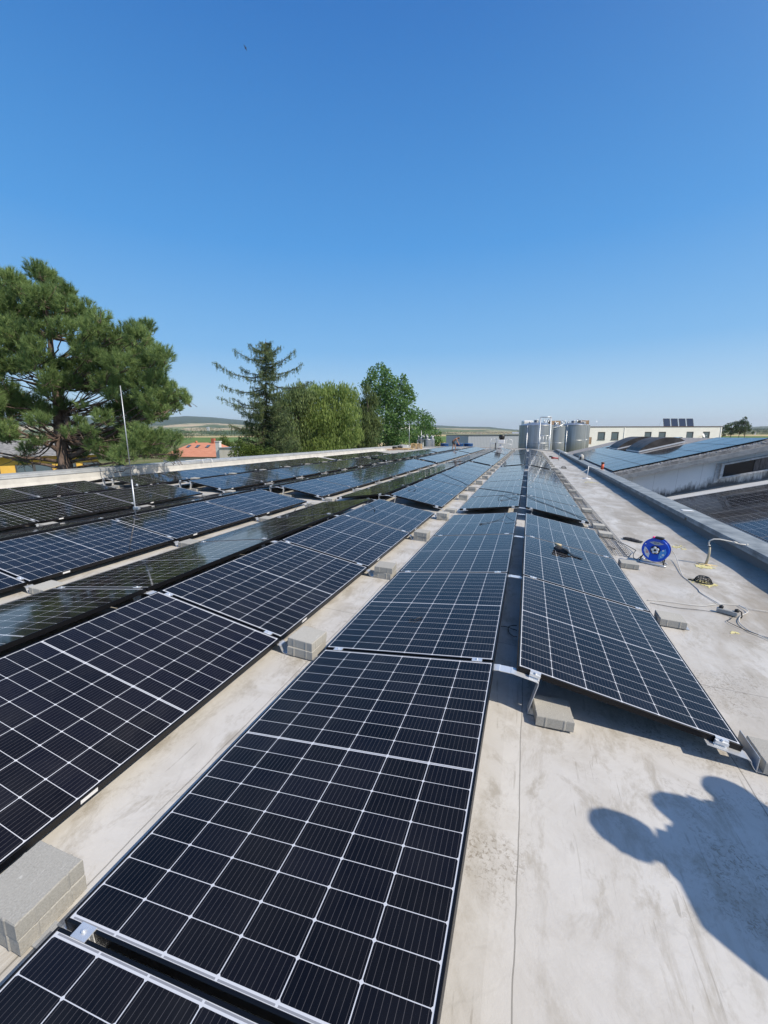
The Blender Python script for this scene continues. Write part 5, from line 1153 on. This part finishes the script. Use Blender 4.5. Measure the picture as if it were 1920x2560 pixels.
def simple_box(px, Y, w, dd, h, mat, name, label, cat, z=0, rot=.1, lid=None):
    o_ = empty(name, frame_at(atY(px, Y)+Vector((0, 0, z)), rot), label, cat); mb = MB(); mb.bbox(-w/2, w/2, -dd/2, dd/2, 0, h, .01); mb.build('body', mat, o_)
    mb = MB(); mb.bbox(-w/2-.01, w/2+.01, -dd/2-.01, dd/2+.01, h+.002, h+.05, .01); mb.build('lid', lid or mat, o_)
simple_box(1012, 44.5, .7, .6, .42, M_wht, 'white_box', 'white box standing left of the pallet stack', 'box'); simple_box(1005, 45.6, .6, .5, .45, M_lgrey, 'grey_box', 'pale grey box behind the white box', 'box')
simple_box(1000, 43.8, .5, .5, .3, M_black, 'black_bag', 'black bag among the boxes near the pallets', 'bag'); simple_box(986, 43.6, .5, .5, .3, M_black, 'black_bag', 'black bag farther left among the pallets', 'bag'); simple_box(975, 44.5, 1.0, .5, .2, M_lgrey, 'grey_box', 'flat grey box left of the black bags', 'box')
pl_ = empty('timber_pieces', frame_at(atY(965, 41.5), .2), 'loose brown planks scattered left of the black bags', 'planks'); mb = MB()
for k in range(12): mb.box(-1.0, 1.0, -.05, .05, 0, .03, Tm(random.uniform(-.8, 1.6), random.uniform(-.6, .6), .01+.031*k % .2) @ Rm(random.uniform(-.8, .8)))
mb.build('planks', M_wood2, pl_)
M_drum = new_mat('blue_drum', (.015, .07, .22), .35)
for i, (px, w) in enumerate(((1111, 20), (1149, 18), (1171, 22))):
    d = 58; b = WD(px, 1118, d); r0_ = w/2/F_PX*d; o_ = empty('blue_vat', Matrix.Translation(b), f'blue plastic vat beyond the roof edge, {ORD[i]} from the left', 'vat', 'blue vats beyond the roof edge'); top = WD(px, 1108.5, d).z-b.z
    mb = MB(); mb.lathe([(r0_*.92, -2.5), (r0_, top-.12), (r0_, top-.1)], 28); mb.build('body', M_drum, o_); mb = MB(); mb.lathe([(r0_*1.04, top-.09), (r0_*1.04, top-.04), (r0_*.9, top), (.01, top+.03)], 28); mb.build('lid', M_drum, o_)
for px, pt_, Y, lab in ((1023, 1058, 45.5, 'thin tall grey mast behind the pallet stack'), (1053, 1076, 50, 'thin grey mast above the small steel tanks')):
    p = atY(px, Y); o_ = empty('lightning_mast', frame_at(p, 0, True), lab, 'mast'); h = WD(px, pt_, dY(px, Y)).z-(RW @ p).z; mb = MB(); mb.tube([(0, 0, 0), (0, 0, h*.5), (0, 0, h)], [.04, .035, .02], 8); mb.build('rod', M_galv, o_); mb = MB(); mb.bbox(-.2, .2, -.2, .2, 0, .08, .01); mb.build('foot', M_conc, o_)
# white cable bracket on the left parapet
p = Vector((-14.1, 15.35, -.50)); o_ = empty('cable_bracket', frame_at(p), 'small white wire bracket on the left parapet near the orange-roofed house', 'bracket'); mb = MB(); mb.tube([(-.4, -.35, .0), (-.4, -.35, .05), (0, -.3, .07), (.1, -.3, -.1)], .012, 6); mb.tube([(-.4, .35, 0), (-.4, .35, .06), (0, .3, .07), (.12, .3, -.2)], .012, 6); mb.tube([(-.1, -1.2, .05), (-.1, .4, .06)], .010, 6); mb.build('wires', M_wht, o_)
smear(390, 1174, .05, .25, 30, mat=noisy('brown_leaves', (.35, .22, .10), (.5, .33, .17), 20), lab='strip of brown dry leaves by the left parapet', sc=2.)

# ------------------------------------------------------------------ people
def skin_body(name, joints, edges, mat, parent, sub=2):
    me = bpy.data.meshes.new(name); me.from_pydata([j[0] for j in joints], edges, []); o = bpy.data.objects.new(name, me); COL.objects.link(o); o.parent = parent
    sk_ = o.modifiers.new('s', 'SKIN'); sk_.use_smooth_shade = True
    for i, j in enumerate(joints): me.skin_vertices[0].data[i].radius = (j[1], j[1] if len(j) < 3 else j[2])
    me.skin_vertices[0].data[0].use_root = True
    sb = o.modifiers.new('b', 'SUBSURF'); sb.levels = sub; sb.render_levels = sub
    dg = bpy.context.evaluated_depsgraph_get(); dg.update(); nm = bpy.data.meshes.new_from_object(o.evaluated_get(dg)); o.modifiers.clear(); o.data = nm; nm.materials.clear(); nm.materials.append(mat)
    nm.polygons.foreach_set('use_smooth', [True]*len(nm.polygons)); return o
M_skin = new_mat('skin', (.42, .21, .13), .5, 0, .4); M_hair = new_mat('hair', (.14, .08, .04), .7); M_dark = new_mat('dark_cloth', (.02, .022, .03), .85); M_bluec = new_mat('blue_cloth', (.05, .09, .2), .85); M_greyc = new_mat('grey_cloth', (.22, .23, .25), .85)
def person(M, label, J, top, legs, hat=None, shirt=True, fat=1.):
    """J: joint positions; body is one skinned surface, clothes and hair are parts"""
    o_ = empty('person', M, label, 'person'); V_ = Vector
    pel, che, nk, hd_ = V_(J['pelvis']), V_(J['chest']), V_(J['neck']), V_(J['head'])
    jt = [(pel, .115, .10), (pel.lerp(che, .5), .12, .10), (che, .135, .105), (nk, .052), (nk.lerp(hd_, .45), .055), (hd_, .092, .10), (hd_+(hd_-nk).normalized()*.09, .07, .08)]
    ed = [(0, 1), (1, 2), (2, 3), (3, 4), (4, 5), (5, 6)]
    fd = V_(J.get('face', (0, -1, 0))); jt.append((hd_+fd*.085-(hd_-nk).normalized()*.02, .03)); ed.append((5, 7))
    for s_ in ('l', 'r'):
        sh, el_, wr, hp, kn, an_ = (V_(J[s_+k]) for k in ('sh', 'el', 'wr', 'hip', 'kn', 'an')); b = len(jt)
        jt += [(sh, .058), (sh.lerp(el_, .5), .050), (el_, .042), (wr, .028)]; ed += [(2, b), (b, b+1), (b+1, b+2), (b+2, b+3)]
        dr = (wr-el_).normalized(); sd_ = dr.orthogonal().normalized(); jt.append((wr+dr*.07, .034, .016)); ed.append((b+3, b+4))
        for q_ in range(4): off = sd_*(q_-1.5)*.02; L = (.075, .09, .083, .065)[q_]; jt += [(wr+dr*.10+off, .009), (wr+dr*(.10+L*.55)+off*1.1+sd_.cross(dr)*.012, .008), (wr+dr*(.10+L)+off*1.1+sd_.cross(dr)*.035, .007)]; k = len(jt); ed += [(b+4, k-3), (k-3, k-2), (k-2, k-1)]
        jt += [(wr+dr*.04+sd_*.035, .011), (wr+dr*.075+sd_*.06, .009)]; k = len(jt); ed += [(b+3, k-2), (k-2, k-1)]
        b = len(jt); jt += [(hp, .085), (hp.lerp(kn, .5), .075), (kn, .055), (kn.lerp(an_, .4), .052), (an_, .036)]; ed += [(0, b), (b, b+1), (b+1, b+2), (b+2, b+3), (b+3, b+4)]
        ft = V_(J.get('toe', (0, -1, 0))); jt += [(an_+ft*.09+V_((0, 0, -.045)), .032, .028), (an_+ft*.17+V_((0, 0, -.055)), .03, .02)]; ed += [(b+4, b+5), (b+5, b+6)]
    skin_body('body', jt, ed, M_skin, o_)
    # trousers / shorts
    jt = [(pel, .135, .115), (pel.lerp(che, .22), .13, .11)]; ed = [(0, 1)]
    for s_ in ('l', 'r'):
        hp, kn, an_ = (V_(J[s_+k]) for k in ('hip', 'kn', 'an')); b = len(jt); e2 = kn if legs[1] == 'shorts' else kn.lerp(an_, .9)
        jt += [(hp, .098), (hp.lerp(kn, .5), .09), (kn.lerp(hp, .12), .072)]; ed += [(0, b), (b, b+1), (b+1, b+2)]
        if legs[1] != 'shorts': jt += [(kn.lerp(an_, .5), .068), (e2, .058)]; ed += [(b+2, b+3), (b+3, b+4)]
    skin_body('trousers', jt, ed, legs[0], o_)
    if top is not None:
        jt = [(che, .155*fat, .125*fat), (pel.lerp(che, .5), .14*fat, .12*fat), (pel.lerp(che, .12), .14*fat, .12*fat), (che.lerp(nk, .7), .085*fat), (nk.lerp(hd_, .35), .082*fat if fat > 1 else .058)]; ed = [(0, 1), (1, 2), (0, 3), (3, 4)]
        for s_ in ('l', 'r'):
            sh, el_ = V_(J[s_+'sh']), V_(J[s_+'el']); b = len(jt); jt += [(sh, .072*fat), (sh.lerp(el_, .75), .062*fat)]; ed += [(0, b), (b, b+1)]
            if fat > 1: jt += [(el_, .06*fat), (el_.lerp(V_(J[s_+'wr']), .85), .052*fat)]; ed += [(b+1, b+2), (b+2, b+3)]
        skin_body('shirt', jt, ed, top, o_)
    hu = (hd_-nk).normalized(); mb = MB(); mb.lathe([(.001, .118), (.05, .108), (.085, .075), (.102, .02), (.104, -.02), (.095, -.045), (.06, -.05)], 20, Matrix.Translation(hd_-fd*.012) @ hu.to_track_quat('Z', 'Y').to_matrix().to_4x4(), False); mb.build('hair' if not hat else 'hat', hat or M_hair, o_)
    mb = MB()
    for s_ in (-1, 1):
        sidev = fd.cross(hu).normalized()*s_; mb.lathe([(.001, .0), (.013, .004), (.001, .009)], 8, Matrix.Translation(hd_+fd*.088+sidev*.032) @ fd.to_track_quat('Z', 'Y').to_matrix().to_4x4())
    mb.build('eyes', M_dark, o_); mb = MB()
    for s_ in ('l', 'r'):
        an_ = V_(J[s_+'an']); ft = V_(J.get('toe', (0, -1, 0))); mb.tube([an_-ft*.06+V_((0, 0, -.05)), an_+ft*.05+V_((0, 0, -.045)), an_+ft*.2+V_((0, 0, -.06))], [.043, .048, .034], 10)
    mb.build('shoes', M_dark, o_); return o_
# the shirtless worker bending over the far row
P = onroof(1133, 1125.5); P.z += .0
J = dict(pelvis=(-.05, 0, .88), chest=(.22, -.02, 1.12), neck=(.36, -.03, 1.20), head=(.50, -.04, 1.19), face=(.55, 0, -.83), lsh=(.28, -.17, 1.12), lel=(.36, -.18, .86), lwr=(.50, -.12, .66), rsh=(.28, .15, 1.12), rel=(.38, .14, .86), rwr=(.52, .08, .68), lhip=(-.05, -.09, .86), lkn=(.0, -.14, .47), lan=(-.12, -.13, .07), rhip=(-.05, .09, .86), rkn=(.18, .14, .49), ran=(.24, .12, .07), toe=(1, 0, 0))
person(frame_at(P, rad(10), True), 'shirtless person in dark shorts bending over the far panel row', J, None, (M_dark, 'shorts'))
# two people beside the camera; only their shadows reach into the view
def stand(h=1.0, arms=None):
    J = dict(pelvis=(0, 0, .95), chest=(0, 0, 1.30), neck=(0, 0, 1.48), head=(0, -.02, 1.63), lsh=(-.19, 0, 1.38), lel=(-.27, .0, 1.12), lwr=(-.28, -.06, .88), rsh=(.19, 0, 1.38), rel=(.27, 0, 1.12), rwr=(.28, -.06, .88), lhip=(-.09, 0, .92), lkn=(-.11, -.02, .5), lan=(-.12, .02, .08), rhip=(.09, 0, .92), rkn=(.11, -.02, .5), ran=(.12, .02, .08))
    if arms: J.update(arms)
    return J
# two figures close together on the right, one stooping, one upright with an elbow out
def uv_(u, v): p = Vector((.977, -.215, 0))*u + Vector((.215, .977, 0))*v; return (p.x, p.y, roofz(2.1))
bend = dict(pelvis=(0, -.02, .95), chest=(0, -.24, 1.30), neck=(.0, -.33, 1.46), head=(.0, -.39, 1.57), face=(.75, -.6, -.2), lsh=(-.19, -.27, 1.42), lel=(-.26, -.26, 1.14), lwr=(-.16, -.36, .98), rsh=(.19, -.25, 1.38), rel=(.25, -.26, 1.10), rwr=(.16, -.36, .96))
person(frame_at(uv_(1.99, 1.72), rad(257.6)), 'stooping person in dark work clothes standing right of the camera', stand(arms=bend), M_greyc, (M_dark, 'long'), fat=1.35)
person(frame_at(uv_(1.92, 2.04), rad(257.6)), 'upright person in dark work clothes behind the stooping one', stand(arms=dict(chest=(0, 0, 1.30), neck=(.02, 0, 1.49), head=(.04, -.05, 1.61), lsh=(-.17, 0, 1.44), lel=(-.25, -.05, 1.42), lwr=(-.16, -.22, 1.26), rsh=(.16, 0, 1.44), rel=(.20, -.05, 1.14))), M_bluec, (M_dark, 'long'), fat=1.35)
# the person holding the camera
person(frame_at((.34, -.62, roofz(.3)), rad(180)), 'person in blue shirt standing just behind the camera', stand(arms=dict(lsh=(-.19, -.02, 1.38), lel=(-.24, -.10, 1.12), lwr=(-.10, -.16, 1.30), rsh=(.19, -.02, 1.38), rel=(.28, -.05, 1.12), rwr=(.30, -.16, 1.26))), M_bluec, (M_dark, 'long'))

# ------------------------------------------------------------------ birds
for (px, py, d, sc_, rot, lab) in ((614, 120, 26, 1.0, rad(62), 'dark bird gliding high in the sky, the larger of two'), (623, 207, 60, .62, rad(-20), 'tiny dark bird below the larger one')):
    p = WD(px, py, d); m = Matrix.Identity(4); r3 = cam.matrix_world.to_3x3() @ Matrix.Rotation(-rot, 3, 'Z')
    bd = empty('bird', Matrix.Translation(p) @ r3.to_4x4(), lab, 'bird'); mb = MB(); mb.tube([(0, -.06*sc_, 0), (0, 0, 0), (0, .07*sc_, 0)], [.012, .03, .008], 8)
    V1 = [(-.24, -.02, .02), (-.12, .025, .03), (0, .02, 0), (.12, .01, .03), (.26, -.03, .02), (.12, -.035, .03), (0, -.04, 0), (-.12, -.02, .03)]
    mb.loft([[(x*sc_, y*sc_, z*sc_+k) for x, y, z in V1] for k in (0, .006)]); mb.build('body', M_dark, bd)
# ------------------------------------------------------------------ air
HZ = bpy.data.materials.new('haze'); HZ.use_nodes = True; ht = HZ.node_tree; ht.nodes.remove(ht.nodes['Principled BSDF'])
pv = ht.nodes.new('ShaderNodeVolumePrincipled'); pv.inputs['Color'].default_value = (.90, .95, 1, 1); pv.inputs['Density'].default_value = .000085; pv.inputs['Anisotropy'].default_value = .2
ht.links.new(pv.outputs[0], ht.nodes['Material Output'].inputs['Volume'])
mb = MB(); mb.box(-17000, 17000, -17000, 17000, -1, 330); mb.build('haze', HZ, None, Matrix.Translation((CW.x, CW.y, GZ)), kind='stuff')
cam_d.clip_end = 60000
